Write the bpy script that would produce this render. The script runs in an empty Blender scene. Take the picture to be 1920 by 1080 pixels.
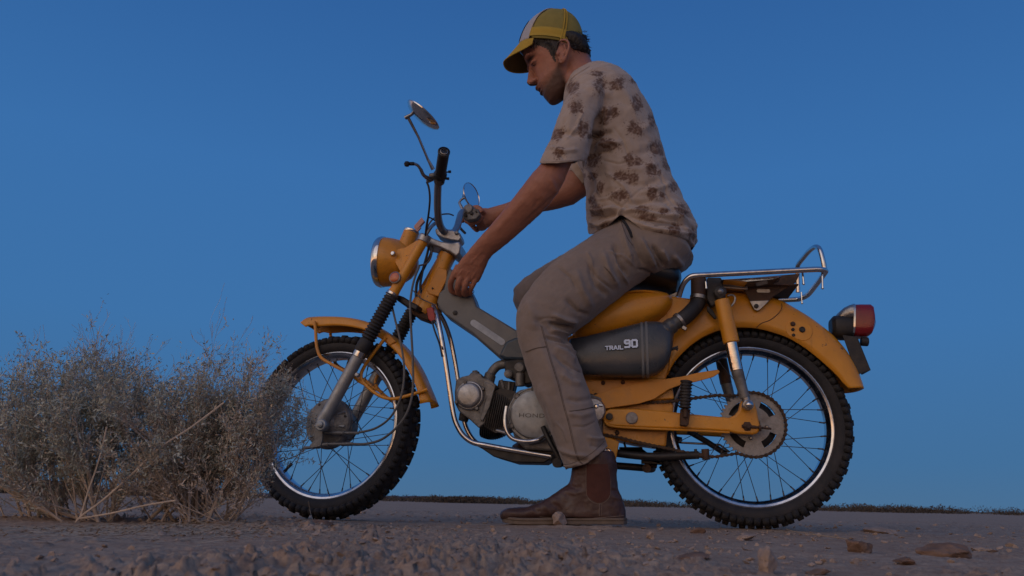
import bpy, math, random
import numpy as np
from mathutils import Vector, Matrix, noise as mnoise

# ---------------------------------------------------------------- camera, world, sun, exposure
F_PX = 1500.0
CAM = np.array([0.84087, -2.25086, 0.06491])
TH, YAW, ROLL = 0.261735, -0.143433, 0.022026
_F = np.array([math.sin(YAW)*math.cos(TH), math.cos(YAW)*math.cos(TH), math.sin(TH)])
_R = np.array([math.cos(YAW), -math.sin(YAW), 0.0])
_U = np.cross(_R, _F)
RT = math.cos(ROLL)*_R + math.sin(ROLL)*_U
UP = -math.sin(ROLL)*_R + math.cos(ROLL)*_U
FW = _F

scene = bpy.context.scene
COL = scene.collection
cam_data = bpy.data.cameras.new('camera')
cam = bpy.data.objects.new('camera', cam_data)
COL.objects.link(cam)
cam_data.sensor_width = 36.0
cam_data.lens = F_PX/1920*36
cam_data.clip_start = 0.02
cam_data.clip_end = 40000
cam.matrix_world = Matrix(((RT[0], UP[0], -FW[0], CAM[0]), (RT[1], UP[1], -FW[1], CAM[1]), (RT[2], UP[2], -FW[2], CAM[2]), (0, 0, 0, 1)))
cam_data.dof.use_dof = True
cam_data.dof.focus_distance = 2.2
cam_data.dof.aperture_fstop = 13.0
scene.camera = cam

SUN_AZ = math.radians(-8)       # afterglow lies behind the camera, slightly to its left
GLOW = (-math.sin(math.radians(30)), -math.cos(math.radians(30)))
world = bpy.data.worlds.new('World')
scene.world = world
world.use_nodes = True


def world_nodes():
    nt = world.node_tree
    N, L = nt.nodes, nt.links
    bg = N['Background']
    tc = N.new('ShaderNodeTexCoord')
    sep = N.new('ShaderNodeSeparateXYZ')
    L.new(tc.outputs['Generated'], sep.inputs[0])

    def ramp(stops):
        r = N.new('ShaderNodeValToRGB')
        e = r.color_ramp.elements
        while len(e) < len(stops):
            e.new(0.5)
        for el, (p, c) in zip(e, stops):
            el.position = p
            el.color = (*c, 1)
        L.new(sep.outputs[2], r.inputs[0])
        return r
    # twilight sky away from the sun, by height
    cool = ramp([(0.0, (.066, .158, .292)), (.05, (.054, .158, .325)), (.2, (.047, .166, .392)), (.38, (.041, .156, .400)), (.58, (.028, .114, .33)), (1.0, (.055, .115, .28))])
    # the side where the sun has gone down
    warm = ramp([(0.0, (1.9, .90, .44)), (.06, (1.55, .88, .48)), (.2, (.84, .66, .50)), (.4, (.42, .40, .46)), (.7, (.17, .21, .36)), (1.0, (.055, .115, .28))])
    dot = N.new('ShaderNodeVectorMath')
    dot.operation = 'DOT_PRODUCT'
    L.new(tc.outputs['Generated'], dot.inputs[0])
    dot.inputs[1].default_value = (GLOW[0], GLOW[1], 0)
    mr = N.new('ShaderNodeMapRange')
    mr.interpolation_type = 'SMOOTHSTEP'
    mr.inputs['From Min'].default_value = -0.25
    mr.inputs['From Max'].default_value = 0.95
    L.new(dot.outputs['Value'], mr.inputs['Value'])
    mx = N.new('ShaderNodeMix')
    mx.data_type = 'RGBA'
    L.new(mr.outputs[0], mx.inputs['Factor'])
    L.new(cool.outputs[0], mx.inputs['A'])
    L.new(warm.outputs[0], mx.inputs['B'])
    L.new(mx.outputs['Result'], bg.inputs['Color'])
    bg.inputs['Strength'].default_value = 1.0


world_nodes()
sun_data = bpy.data.lights.new('afterglow', 'SUN')
sun_data.energy = 0.34
sun_data.angle = math.radians(50)
sun_data.color = (1.0, .80, .66)
sun = bpy.data.objects.new('afterglow', sun_data)
COL.objects.link(sun)
_d = Vector((-GLOW[0], -GLOW[1], -math.tan(math.radians(33))))
sun.rotation_euler = _d.to_track_quat('-Z', 'Y').to_euler()
scene.view_settings.view_transform = 'Standard'
scene.view_settings.look = 'None'
scene.view_settings.exposure = 0.0
scene.view_settings.gamma = 1.0
scene.cycles.max_bounces = 6

rng = np.random.default_rng(7)
random.seed(7)
PI = math.pi


# ---------------------------------------------------------------- geometry helpers
def V(*a):
    return np.array(a, float)


def unit(v):
    v = np.asarray(v, float)
    return v/max(np.linalg.norm(v), 1e-12)


def ray(x, y):
    return FW*F_PX + RT*(x-960) - UP*(y-540)


def onplane(x, y, O, n):
    d = ray(x, y)
    return CAM + d*(((O-CAM) @ n)/(d @ n))


def P(x, y, Y=0.0):
    """photo pixel -> point on the upright plane world-y = Y (the bike stands along y = 0)"""
    return onplane(x, y, V(0, Y, 0), V(0, 1, 0))


# steering frame: the front fork is turned a little about the raked steering axis
ST = P(852, 470)
SB = P(800, 590)
STEER = unit(ST-SB)
PSI = 0.175
_rk = math.atan2(STEER[0], STEER[2])
FN = V(math.sin(PSI)*math.cos(_rk), math.cos(PSI), -math.sin(PSI)*math.sin(_rk))   # lateral direction of the fork, away from camera
WC = V(0.0, 0.008, .2713)                                                          # front wheel centre
FE1 = unit(np.cross(FN, V(0, 0, 1)))                                                # points rearwards (+x)
if FE1[0] < 0:
    FE1 = -FE1
FE2 = unit(np.cross(FE1, FN))
if FE2[2] < 0:
    FE2 = -FE2
FO = WC.copy()


def FP(x, y, v=0.0):
    """photo pixel -> point on the turned fork's plane, v metres sideways (negative = towards the camera)"""
    return onplane(x, y, FO+FN*v, FN)


def to_px(co):
    d = np.asarray(co)-CAM
    z = d @ FW
    return 960+F_PX*(d @ RT)/z, 540-F_PX*(d @ UP)/z


class MB:
    def __init__(self):
        self.v = []
        self.f = []
        self.n = 0

    def add(self, verts, faces):
        verts = np.asarray(verts, float).reshape(-1, 3)
        self.v.append(verts)
        b = self.n
        self.f += [tuple(i+b for i in f) for f in faces]
        self.n += len(verts)
        return self

    def rings(self, rings, closed=True, caps=True, loop=False):
        """rings: list of (k,3); closed: each ring closes; loop: last ring joins the first"""
        R_ = np.array(rings, float)
        m, k = R_.shape[:2]
        F_ = []
        for i in range(m if loop else m-1):
            a, b = i*k, ((i+1) % m)*k
            for j in range(k if closed else k-1):
                j2 = (j+1) % k
                F_.append((a+j, a+j2, b+j2, b+j))
        if caps and not loop and closed:
            F_.append(tuple(range(k-1, -1, -1)))
            F_.append(tuple((m-1)*k+j for j in range(k)))
        return self.add(R_.reshape(-1, 3), F_)

    def tube(self, pts, r, k=12, loop=False, caps=True):
        pts = np.array(pts, float)
        m = len(pts)
        r = np.full(m, r) if np.isscalar(r) else np.array(r, float)
        if loop:
            T = np.roll(pts, -1, 0)-np.roll(pts, 1, 0)
        else:
            T = np.gradient(pts, axis=0)
        T = np.array([unit(t) for t in T])
        a = V(0, 0, 1) if abs(T[0][2]) < .9 else V(1, 0, 0)
        u = unit(np.cross(T[0], a))
        out = []
        ang = np.arange(k)*2*PI/k
        for i in range(m):
            u = unit(u-T[i]*(u @ T[i]))
            w = np.cross(T[i], u)
            out.append(pts[i]+r[i]*(np.cos(ang)[:, None]*u+np.sin(ang)[:, None]*w))
        return self.rings(out, loop=loop, caps=caps)

    def lathe(self, O, axis, prof, k=32, caps=True, e=None):
        """prof: list of (radius, height along axis)"""
        ax = unit(axis)
        u = unit(np.cross(ax, e if e is not None else (V(0, 0, 1) if abs(ax[2]) < .9 else V(1, 0, 0))))
        w = np.cross(ax, u)
        ang = np.arange(k)*2*PI/k
        out = [O+ax*h+max(r, 1e-5)*(np.cos(ang)[:, None]*u+np.sin(ang)[:, None]*w) for r, h in prof]
        return self.rings(out, caps=caps)

    def box(self, c, ax, ay, az):
        c, ax, ay, az = map(np.asarray, (c, ax, ay, az))
        vs = [c+sx*ax+sy*ay+sz*az for sx in (-1, 1) for sy in (-1, 1) for sz in (-1, 1)]
        return self.add(vs, [(0, 1, 3, 2), (4, 6, 7, 5), (0, 4, 5, 1), (2, 3, 7, 6), (0, 2, 6, 4), (1, 5, 7, 3)])

    def prism(self, pts, d):
        """polygon pushed along vector d"""
        pts = np.array(pts, float)
        n = len(pts)
        d = np.asarray(d, float)
        return self.add(np.vstack([pts, pts+d]), [tuple(range(n-1, -1, -1)), tuple(range(n, 2*n))]+[(i, (i+1) % n, (i+1) % n+n, i+n) for i in range(n)])

    def loft(self, st, k=28, pw=2.0, caps=True, dirv=None):
        """st: list of (front px, back px, Y, half width[, tilt]) -> superellipse rings"""
        out = []
        for s in st:
            a, b, Y, hw = s[:4]
            tilt = s[4] if len(s) > 4 else 0.0
            p = s[5] if len(s) > 5 else pw
            A, B = P(a[0], a[1], Y), P(b[0], b[1], Y)
            out.append(oval((A+B)/2, (B-A)/2, V(0, hw, tilt*hw), k, p))
        return self.rings(out, caps=caps)


def oval(c, a, b, k=28, p=2.0):
    t = np.arange(k)*2*PI/k
    cs, sn = np.cos(t), np.sin(t)
    q = 2.0/p
    return c+np.sign(cs)[:, None]*np.abs(cs)[:, None]**q*a+np.sign(sn)[:, None]*np.abs(sn)[:, None]**q*b


def smooth_path(pts, n=6, loop=False):
    pts = np.array(pts, float)
    m = len(pts)
    out = []
    for i in range(m if loop else m-1):
        if loop:
            p0, p1, p2, p3 = pts[(i-1) % m], pts[i], pts[(i+1) % m], pts[(i+2) % m]
        else:
            p0, p1, p2, p3 = pts[max(i-1, 0)], pts[i], pts[i+1], pts[min(i+2, m-1)]
        for j in range(n):
            t = j/n
            out.append(.5*((2*p1)+(-p0+p2)*t+(2*p0-5*p1+4*p2-p3)*t*t+(-p0+3*p1-3*p2+p3)*t**3))
    if not loop:
        out.append(pts[-1])
    return np.array(out)


def to_mesh(name, mb_or_data):
    if isinstance(mb_or_data, MB):
        v = np.vstack(mb_or_data.v)
        f = mb_or_data.f
    else:
        v, f = mb_or_data
    me = bpy.data.meshes.new(name)
    me.from_pydata([tuple(x) for x in v], [], f)
    me.update()
    return me


def link(name, me, mat=None, parent=None, smooth=True, sharp=35, origin=None):
    o = bpy.data.objects.new(name, me)
    COL.objects.link(o)
    if mat is not None:
        me.materials.clear()
        for m in (mat if isinstance(mat, (list, tuple)) else [mat]):
            me.materials.append(m)
    if smooth:
        me.shade_smooth()
        if sharp is not None:
            me.set_sharp_from_angle(angle=math.radians(sharp))
    if origin is not None:
        me.transform(Matrix.Translation(Vector([-c for c in origin])))
        o.location = Vector(origin)
    if parent is not None:
        o.parent = parent
        o.matrix_parent_inverse = Matrix.Translation(-Vector(wloc(parent)))
    return o


def wloc(o):
    l = Vector(o.location)
    while o.parent is not None:
        o = o.parent
        # parents only carry translations here; matrix_parent_inverse cancels them
    return l


def part(name, mb, mat, parent, bevel=0, seg=2, sharp=35, smooth=True, label=None, solid=0, fixn=True):
    me = to_mesh(name, mb)
    if fixn:
        import bmesh
        bm = bmesh.new()
        bm.from_mesh(me)
        bmesh.ops.recalc_face_normals(bm, faces=bm.faces)
        bm.to_mesh(me)
        bm.free()
    o = link(name, me, mat, parent, smooth, sharp)
    if solid:
        s = o.modifiers.new('s', 'SOLIDIFY')
        s.thickness = solid
        s.offset = -1
    if bevel:
        b = o.modifiers.new('b', 'BEVEL')
        b.width = bevel
        b.segments = seg
        b.limit_method = 'ANGLE'
        b.angle_limit = math.radians(40)
        b.harden_normals = False
    if label:
        o['label'] = label
    return o


def tag(o, label, cat=None, group=None, kind=None):
    if label:
        o['label'] = label
    if cat:
        o['category'] = cat
    if group:
        o['group'] = group
    if kind:
        o['kind'] = kind
    return o


def empty(name, loc, label, cat, group=None):
    o = bpy.data.objects.new(name, None)
    o.empty_display_size = .1
    COL.objects.link(o)
    o.location = Vector(loc)
    tag(o, label, cat, group)
    return o


# ---------------------------------------------------------------- numpy noise
_perm = rng.permutation(512)
_perm = np.concatenate([_perm, _perm, _perm])
_gr = rng.normal(size=(512, 3))
_gr /= np.linalg.norm(_gr, axis=1)[:, None]
_rv = rng.random(512)


def _h(i, j, k):
    return _perm[(_perm[(_perm[i % 512]+j) % 512]+k) % 512]


def pnoise(p):
    p = np.asarray(p, float)
    i = np.floor(p).astype(int)
    f = p-i
    u = f*f*f*(f*(f*6-15)+10)
    out = 0
    for dx in (0, 1):
        for dy in (0, 1):
            for dz in (0, 1):
                g = _gr[_h(i[:, 0]+dx, i[:, 1]+dy, i[:, 2]+dz)]
                d = ((f-[dx, dy, dz])*g).sum(1)
                w = (u[:, 0] if dx else 1-u[:, 0])*(u[:, 1] if dy else 1-u[:, 1])*(u[:, 2] if dz else 1-u[:, 2])
                out = out+d*w
    return out*1.6


def fbm(p, o=4, g=.5):
    p = np.asarray(p, float)
    s, a = 0, 1
    for i in range(o):
        s = s+a*pnoise(p*2**i+17.3*i)
        a *= g
    return s


def cells(x, y, seed=0):
    """jittered cells in the plane -> nearest distance, second nearest, random value of the nearest cell, offset"""
    i, j = np.floor(x).astype(int), np.floor(y).astype(int)
    d1 = np.full(x.shape, 9.)
    d2 = np.full(x.shape, 9.)
    rv = np.zeros(x.shape)
    ox = np.zeros(x.shape)
    oy = np.zeros(x.shape)
    for a in (-1, 0, 1):
        for b in (-1, 0, 1):
            h1 = _h(i+a, j+b, np.full(i.shape, seed))
            h2 = _h(i+a, j+b, np.full(i.shape, seed+77))
            h3 = _h(i+a, j+b, np.full(i.shape, seed+133))
            px, py = i+a+_rv[h1], j+b+_rv[h2]
            d = np.hypot(px-x, py-y)
            near = d < d1
            d2 = np.where(near, d1, np.minimum(d2, d))
            rv = np.where(near, _rv[h3], rv)
            ox = np.where(near, x-px, ox)
            oy = np.where(near, y-py, oy)
            d1 = np.where(near, d, d1)
    return d1, d2, rv, ox, oy


# ---------------------------------------------------------------- materials
def mat(name, color, rough=.5, metal=0.0, var=.0, vscale=20, bump=0.0, bscale=60, dirt=None, dscale=6, damt=.5, coat=0, spec=None, chips=None, rvar=0.0, attr=None, sss=0, trans=0, fuzz=0):
    m = bpy.data.materials.new(name)
    m.use_nodes = True
    nt = m.node_tree
    N, L = nt.nodes, nt.links
    b = N['Principled BSDF']
    tc = N.new('ShaderNodeTexCoord')
    b.inputs['Roughness'].default_value = rough
    b.inputs['Metallic'].default_value = metal
    if spec is not None:
        b.inputs['Specular IOR Level'].default_value = spec
    if coat:
        b.inputs['Coat Weight'].default_value = coat
        b.inputs['Coat Roughness'].default_value = .15
    if sss:
        b.inputs['Subsurface Weight'].default_value = sss
        b.inputs['Subsurface Radius'].default_value = (.01, .004, .002)
    if trans:
        b.inputs['Transmission Weight'].default_value = trans
    if fuzz:
        b.inputs['Sheen Weight'].default_value = fuzz
    col = None

    def nz(scale, detail=5, rough_=.6, dist=0):
        n = N.new('ShaderNodeTexNoise')
        n.inputs['Scale'].default_value = scale
        n.inputs['Detail'].default_value = detail
        n.inputs['Roughness'].default_value = rough_
        n.inputs['Distortion'].default_value = dist
        L.new(tc.outputs['Object'], n.inputs['Vector'])
        return n

    def mr(src, a, b_, c, d):
        n = N.new('ShaderNodeMapRange')
        n.inputs['From Min'].default_value = a
        n.inputs['From Max'].default_value = b_
        n.inputs['To Min'].default_value = c
        n.inputs['To Max'].default_value = d
        L.new(src, n.inputs['Value'])
        return n.outputs[0]

    def mix(fac, A, B, mode='MIX'):
        n = N.new('ShaderNodeMix')
        n.data_type = 'RGBA'
        n.blend_type = mode
        for s, key in ((fac, 'Factor'), (A, 'A'), (B, 'B')):
            if hasattr(s, 'links'):
                L.new(s, n.inputs[key])
            elif key == 'Factor':
                n.inputs['Factor'].default_value = s
            else:
                n.inputs[key].default_value = (*s, 1)
        return n.outputs['Result']
    if attr:
        a = N.new('ShaderNodeAttribute')
        a.attribute_name = attr
        col = a.outputs['Color']
    if var:
        n = nz(vscale)
        f = mr(n.outputs['Fac'], .25, .75, 1-var, 1+var)
        g = N.new('ShaderNodeCombineColor')
        for i in range(3):
            L.new(f, g.inputs[i])
        col = mix(1.0, col if col is not None else color, g.outputs[0], 'MULTIPLY')
    if dirt is not None:
        n = nz(dscale, 8, .68, .3)
        f = mr(n.outputs['Fac'], .48, .72, 0, damt)
        col = mix(f, col if col is not None else color, dirt)
    if chips:
        n = nz(chips[1], 3, .5, .6)
        n2 = nz(chips[1]*.13, 3)
        mu = N.new('ShaderNodeMath')
        mu.operation = 'MULTIPLY_ADD'
        L.new(n2.outputs['Fac'], mu.inputs[0])
        mu.inputs[1].default_value = .45
        L.new(n.outputs['Fac'], mu.inputs[2])
        col = mix(mr(mu.outputs[0], chips[2], chips[2]+.03, 0, .85), col, chips[0])
        # streaky grime
        w_ = nz(5, 9, .78, 1.2)
        col = mix(mr(w_.outputs['Fac'], .54, .70, 0, .45), col, (.10, .055, .025))
    if col is not None:
        L.new(col, b.inputs['Base Color'])
    else:
        b.inputs['Base Color'].default_value = (*color, 1)
    if rvar:
        n = nz(dscale*2.3, 6)
        L.new(mr(n.outputs['Fac'], .3, .7, max(rough-rvar, .03), min(rough+rvar, 1)), b.inputs['Roughness'])
    if bump:
        n = nz(bscale, 6, .6)
        bp = N.new('ShaderNodeBump')
        bp.inputs['Strength'].default_value = 1
        bp.inputs['Distance'].default_value = bump
        L.new(n.outputs['Fac'], bp.inputs['Height'])
        L.new(bp.outputs[0], b.inputs['Normal'])
    return m


DUST = (.26, .20, .16)
M = {}
M['yellow'] = mat('yellow paint', (.62, .257, .012), .38, 0, .14, 9, .0004, 90, (.46, .215, .045), 11, .6, coat=.15, rvar=.16, chips=((.06, .03, .018), 95, .955))
M['yellow_dusty'] = mat('dusty yellow paint', (.60, .25, .030), .5, 0, .12, 12, .0005, 120, (.38, .19, .075), 12, .8, rvar=.12)
M['chrome'] = mat('chrome', (.62, .62, .63), .14, 1, .15, 30, .0003, 60, (.12, .10, .09), 30, .6, rvar=.1)
M['rim'] = mat('rim chrome', (.58, .60, .63), .2, 1, .12, 40, .0002, 60, (.22, .19, .17), 22, .6, rvar=.1)
M['steel'] = mat('worn steel', (.34, .33, .32), .38, .9, .2, 40, .0006, 120, (.13, .09, .06), 25, .7, rvar=.14)
M['alu'] = mat('cast aluminium', (.40, .40, .41), .46, .85, .15, 45, .0006, 160, (.13, .12, .11), 20, .75, rvar=.12)
M['alu_fork'] = mat('fork aluminium', (.30, .32, .34), .5, .7, .1, 45, .0003, 160, (.18, .17, .16), 26, .6, rvar=.1)
M['alu_dirty'] = mat('grimy aluminium', (.20, .195, .19), .6, .6, .22, 45, .0012, 170, (.06, .052, .045), 22, .8, rvar=.12)
M['black'] = mat('black metal', (.018, .018, .020), .5, .2, .3, 30, .0006, 120, (.07, .055, .045), 18, .6, rvar=.12)
M['rust'] = mat('rusty brown steel', (.075, .045, .032), .68, .4, .35, 40, .001, 140, (.14, .07, .04), 22, .8)
M['rubber'] = mat('black rubber', (.016, .016, .018), .62, 0, .25, 40, .0005, 150, (.10, .08, .07), 22, .5)
M['grip'] = mat('black grip', (.012, .012, .014), .45, 0, .2, 60, .0003, 200)
M['tyre'] = mat('tyre rubber', (.013, .014, .018), .72, 0, .25, 60, .0008, 160, (.06, .05, .048), 16, .4)
M['tread'] = mat('tread rubber', (.015, .015, .017), .8, 0, .3, 90, .001, 200, (.10, .08, .07), 30, .6)
M['stem'] = mat('satin steel', (.32, .32, .33), .28, .9, .1, 60)
M['spoke'] = mat('spoke steel', (.10, .10, .11), .4, .8, .2, 60)
M['grey'] = mat('grey plastic', (.115, .125, .135), .42, 0, .14, 22, .0004, 120, (.16, .145, .135), 16, .55, rvar=.1)
M['bluegrey'] = mat('dark blue plastic', (.030, .052, .078), .35, 0, .15, 20, .0003, 100, (.10, .09, .085), 16, .4, rvar=.1)
M['darkgrey'] = mat('charcoal plastic', (.046, .053, .063), .30, 0, .16, 18, .0004, 110, (.10, .09, .08), 9, .5, rvar=.1)
M['seat'] = mat('seat vinyl', (.012, .016, .024), .38, 0, .1, 20, .0005, 200)
M['silver'] = mat('faded silver decal', (.30, .34, .40), .45, .2, .2, 60)
M['decal'] = mat('pale decal', (.62, .74, .92), .5, 0, .06, 80)
M['decal_edge'] = mat('decal edge', (.012, .013, .02), .5)
M['emboss'] = mat('dark lettering', (.10, .095, .09), .6, .4)  # letters darker than the cover around them
M['faint'] = mat('faded lettering', (.26, .30, .355), .5)
M['amber'] = mat('amber reflector', (.50, .11, .03), .25, 0, .2, 90, .0006, 300, coat=.6)
M['red'] = mat('red lens', (.20, .007, .011), .22, 0, .15, 60, .0004, 200, coat=.3)
M['redplastic'] = mat('red plastic', (.35, .03, .03), .45, 0, .1, 60)
M['pinkplastic'] = mat('clear pinkish connector', (.45, .24, .22), .4)
M['glass'] = mat('headlight glass', (.35, .37, .4), .08, .3, coat=1)
M['mirror'] = mat('mirror glass', (.82, .84, .86), .03, 1)
M['cable'] = mat('grey cable sheath', (.10, .10, .10), .5, 0, .2, 60)
M['cable_black'] = mat('black cable sheath', (.015, .017, .022), .4)
M['sprocket'] = mat('sprocket steel', (.30, .285, .27), .6, .35, .18, 70, .0008, 200, (.15, .11, .08), 30, .7)
M['chain'] = mat('greasy chain', (.045, .032, .026), .5, .7, .4, 80, .0005, 150, (.10, .06, .04), 60, .8)
M['skin'] = mat('skin', (1, 1, 1), .52, 0, .08, 60, .0006, 260, attr='tint', sss=.12, spec=.4)
M['shirt'] = mat('printed cotton', (1, 1, 1), .9, 0, .05, 90, .0006, 900, attr='tint', fuzz=.2, spec=.15)
M['trousers'] = mat('brown canvas', (.240, .196, .172), .93, 0, .14, 14, .0006, 800, (.17, .14, .125), 7, .6, fuzz=.2, spec=.12)
M['seam'] = mat('seam thread', (.10, .075, .060), .9)
M['pocket'] = mat('dark pocket lining', (.02, .022, .03), .9)
M['leather'] = mat('brown leather', (.058, .027, .021), .5, 0, .25, 22, .0008, 130, (.12, .08, .068), 14, .5, rvar=.12)
M['elastic'] = mat('elastic gore', (.075, .024, .016), .85, 0, .15, 60, .0006, 500)
M['sole'] = mat('pale crepe sole', (.15, .115, .09), .85, 0, .2, 40, .001, 120, (.07, .055, .045), 20, .7)
M['stitch'] = mat('dusty welt', (.16, .115, .09), .85, 0, .2, 60)
M['hair'] = mat('dark hair', (.010, .007, .006), .6, 0, .3, 120, .001, 400)
M['eye'] = mat('eyelid', (.20, .088, .060), .5)
M['iris'] = mat('iris', (.03, .02, .012), .2)
M['cap_yellow'] = mat('yellow cap cloth', (.44, .295, .05), .85, 0, .08, 40, .0004, 500, (.36, .24, .03), 20, .5, spec=.2)
M['cap_mesh'] = mat('yellow cap mesh', (.26, .215, .065), .85, 0, .1, 40, .0008, 700, spec=.15)
M['cap_white'] = mat('white cap front', (.40, .40, .44), .85, 0, .05, 40, .0003, 500, spec=.2)
M['cap_under'] = mat('brown brim underside', (.17, .095, .02), .85, 0, .12, 40)
M['cap_piping'] = mat('pale piping', (.50, .42, .34), .8)
M['cap_logo'] = mat('navy print', (.012, .03, .08), .6)

# ================================================================= MOTORCYCLE
bike = empty('motorcycle', (0.6, 0, 0.01), 'dusty yellow trail motorcycle with chrome luggage rack and knobbly tyres, ridden by the man', 'motorcycle')


def wheel(C, e1, e2, n, hub_r, label):
    """wheel part: rim mesh with tyre, hub, spokes, tread blocks and valve as its own pieces"""
    Rr = .2143
    prof = [(Rr, .0245), (Rr-.0005, .0275), (Rr-.004, .0285), (Rr-.009, .0265), (Rr-.0125, .019), (Rr-.0185, .0125), (Rr-.0195, 0)]
    full = prof+[(r, -h) for r, h in prof[-2::-1]]
    back = [(r+.004, h*.93) for r, h in full[::-1]]
    mb = MB()
    ang = np.arange(96)*2*PI/96
    loopp = full+back
    rings = [[C+(math.cos(a)*e1+math.sin(a)*e2)*r+n*h for r, h in loopp] for a in ang]
    mb.rings(rings, loop=True)
    w = part('wheel', mb, M['rim'], bike, label=label)
    ty = MB()
    tp = [(.210, .024), (.2165, .0325), (.226, .0372), (.238, .0385), (.248, .0345), (.2545, .024), (.2575, .010), (.2580, 0)]
    tp = tp+[(r, -h) for r, h in tp[-2::-1]]
    # small ribs moulded into the sidewall
    ty.rings([[C+(math.cos(a)*e1+math.sin(a)*e2)*(r+(.0006 if i % 2 and .222 < r < .25 else 0))+n*h for r, h in tp] for i, a in enumerate(np.arange(160)*2*PI/160)], loop=True, closed=False)
    part('tyre', ty, M['tyre'], w, sharp=60)
    Wm = Matrix.Translation(Vector(C))

    def spin(me, name, mt, th, parent=w, extra=None):
        o = link(name, me, mt if not me.materials else None, parent, True, None)
        o.matrix_basis = Wm @ Matrix.Rotation(th, 4, Vector(n)) @ Wm.inverted()
        return o
    # tread blocks: two shoulder rows and a zig-zag centre row
    def block(lat, r0, r1, wa, wl, tilt):
        m_ = MB()
        rad = e1
        tang = e2
        ax = unit(rad*math.cos(tilt)+n*math.sin(tilt))
        sd = unit(np.cross(ax, tang))
        base = C+e1*r0+n*lat
        top = base+ax*(r1-r0)
        rr = []
        for c, s in ((base, 1.12), (base*.3+top*.7, 1.0), (top, .9)):
            rr.append([c+tang*wa*s*a+sd*wl*s*b for a, b in ((-1, -1), (1, -1), (1, 1), (-1, 1))])
        m_.rings(rr)
        me = to_mesh('tread_block', m_)
        me.materials.append(M['tread'])
        return me
    nb = 76
    shl = block(-.030, .2400, .2570, .0084, .0078, -.78)
    shr = block(.030, .2400, .2570, .0084, .0078, .78)
    cl = block(-.0095, .2535, .2665, .0076, .0078, -.18)
    cr = block(.0095, .2535, .2665, .0076, .0078, .18)
    for i in range(nb):
        t = i*2*PI/nb
        j = rng.normal(0, .003)
        spin(shl, 'tread_block', None, t+j)
        spin(shr, 'tread_block', None, t+j)
        spin(cl if i % 2 else cr, 'tread_block', None, t+PI/nb+j)
    # spokes, crossed in pairs
    for side in (-1, 1):
        for cross in (-1, 1):
            s_ = MB()
            a0 = cross*1.02
            p0 = C+(e1*math.cos(a0)+e2*math.sin(a0))*hub_r+n*side*.029
            p1 = C+e1*(Rr-.016)+n*side*.004
            d_ = unit(p0-p1)
            s_.tube([p0, p1+d_*.014], .00105, 6)
            s_.tube([p1+d_*.016, p1-d_*.003], [.0019, .0024], 8)
            me = to_mesh('spoke', s_)
            me.materials.append(M['spoke'])
            for i in range(9):
                spin(me, 'spoke', None, i*2*PI/9+(side+1)*PI/36*1.0+(cross+1)*PI/18+.12)
    return w, spin


# ---- rear wheel
RWC = V(1.172, 0, .2765)
ex, ez, ey = V(1, 0, 0), V(0, 0, 1), V(0, 1, 0)
rw, rspin = wheel(RWC, ex, ez, ey, .046, 'rear wheel with chrome rim and knobbly tyre')
hb = MB()
hb.lathe(RWC, -ey, [(.03, -.075), (.062, -.07), (.066, -.06), (.066, -.02), (.05, -.012), (.03, -.005), (.028, .012), (.060, .018), (.0655, .024), (.0655, .036), (.055, .040), (.022, .052)], 40)
part('hub', hb, M['black'], rw)
# sprocket with four slots and rim of teeth
sp = MB()
SC = RWC-ey*.052
nt_ = 45
R0 = .083


def ringpts(rad_fn, n=180, lat=0.0, C=SC):
    return [C+(ex*math.cos(a)+ez*math.sin(a))*rad_fn(a)+ey*lat for a in np.arange(n)*2*PI/n]


tooth = lambda a: R0+.0032*max(-1, min(1, 2.2*math.cos(a*nt_)))
# built as four sectors with bean-shaped openings between an inner and an outer ring
outer_o = ringpts(tooth, 360, -.0035)
outer_i = ringpts(lambda a: .0655, 360, -.0035)
inner_o = ringpts(lambda a: .0475, 360, -.0035)
inner_i = ringpts(lambda a: .020, 360, -.0035)


def annulus(mb, A, B, t=.007, sel=None):
    n = len(A)
    A, B = np.array(A), np.array(B)
    d = ey*t
    vs = np.vstack([A, B, A+d, B+d])
    fs = []
    for i in range(n):
        j = (i+1) % n
        if sel is not None and not sel(i):
            continue
        fs += [(i, j, n+j, n+i), (2*n+i, 3*n+i, 3*n+j, 2*n+j), (i, 2*n+i, 2*n+j, j), (n+i, n+j, 3*n+j, 3*n+i)]
        if sel is not None and not sel((i-1) % n):
            fs.append((i, n+i, 3*n+i, 2*n+i))
        if sel is not None and not sel(j):
            fs.append((j, 2*n+j, 3*n+j, n+j))
    mb.add(vs, fs)


annulus(sp, outer_o, outer_i)
annulus(sp, inner_o, inner_i)
annulus(sp, outer_i, inner_o, sel=lambda i: (i % 90) < 24 or (i % 90) > 66)
part('sprocket', sp, M['sprocket'], rw, sharp=30)
for k in range(4):
    b_ = MB()
    a = k*PI/2+PI/4+.6
    b_.lathe(SC+(ex*math.cos(a)+ez*math.sin(a))*.036-ey*.003, -ey, [(.0055, 0), (.0055, .004), (.003, .006)], 6)
    part('bolt', b_, M['steel'], rw)

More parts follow.
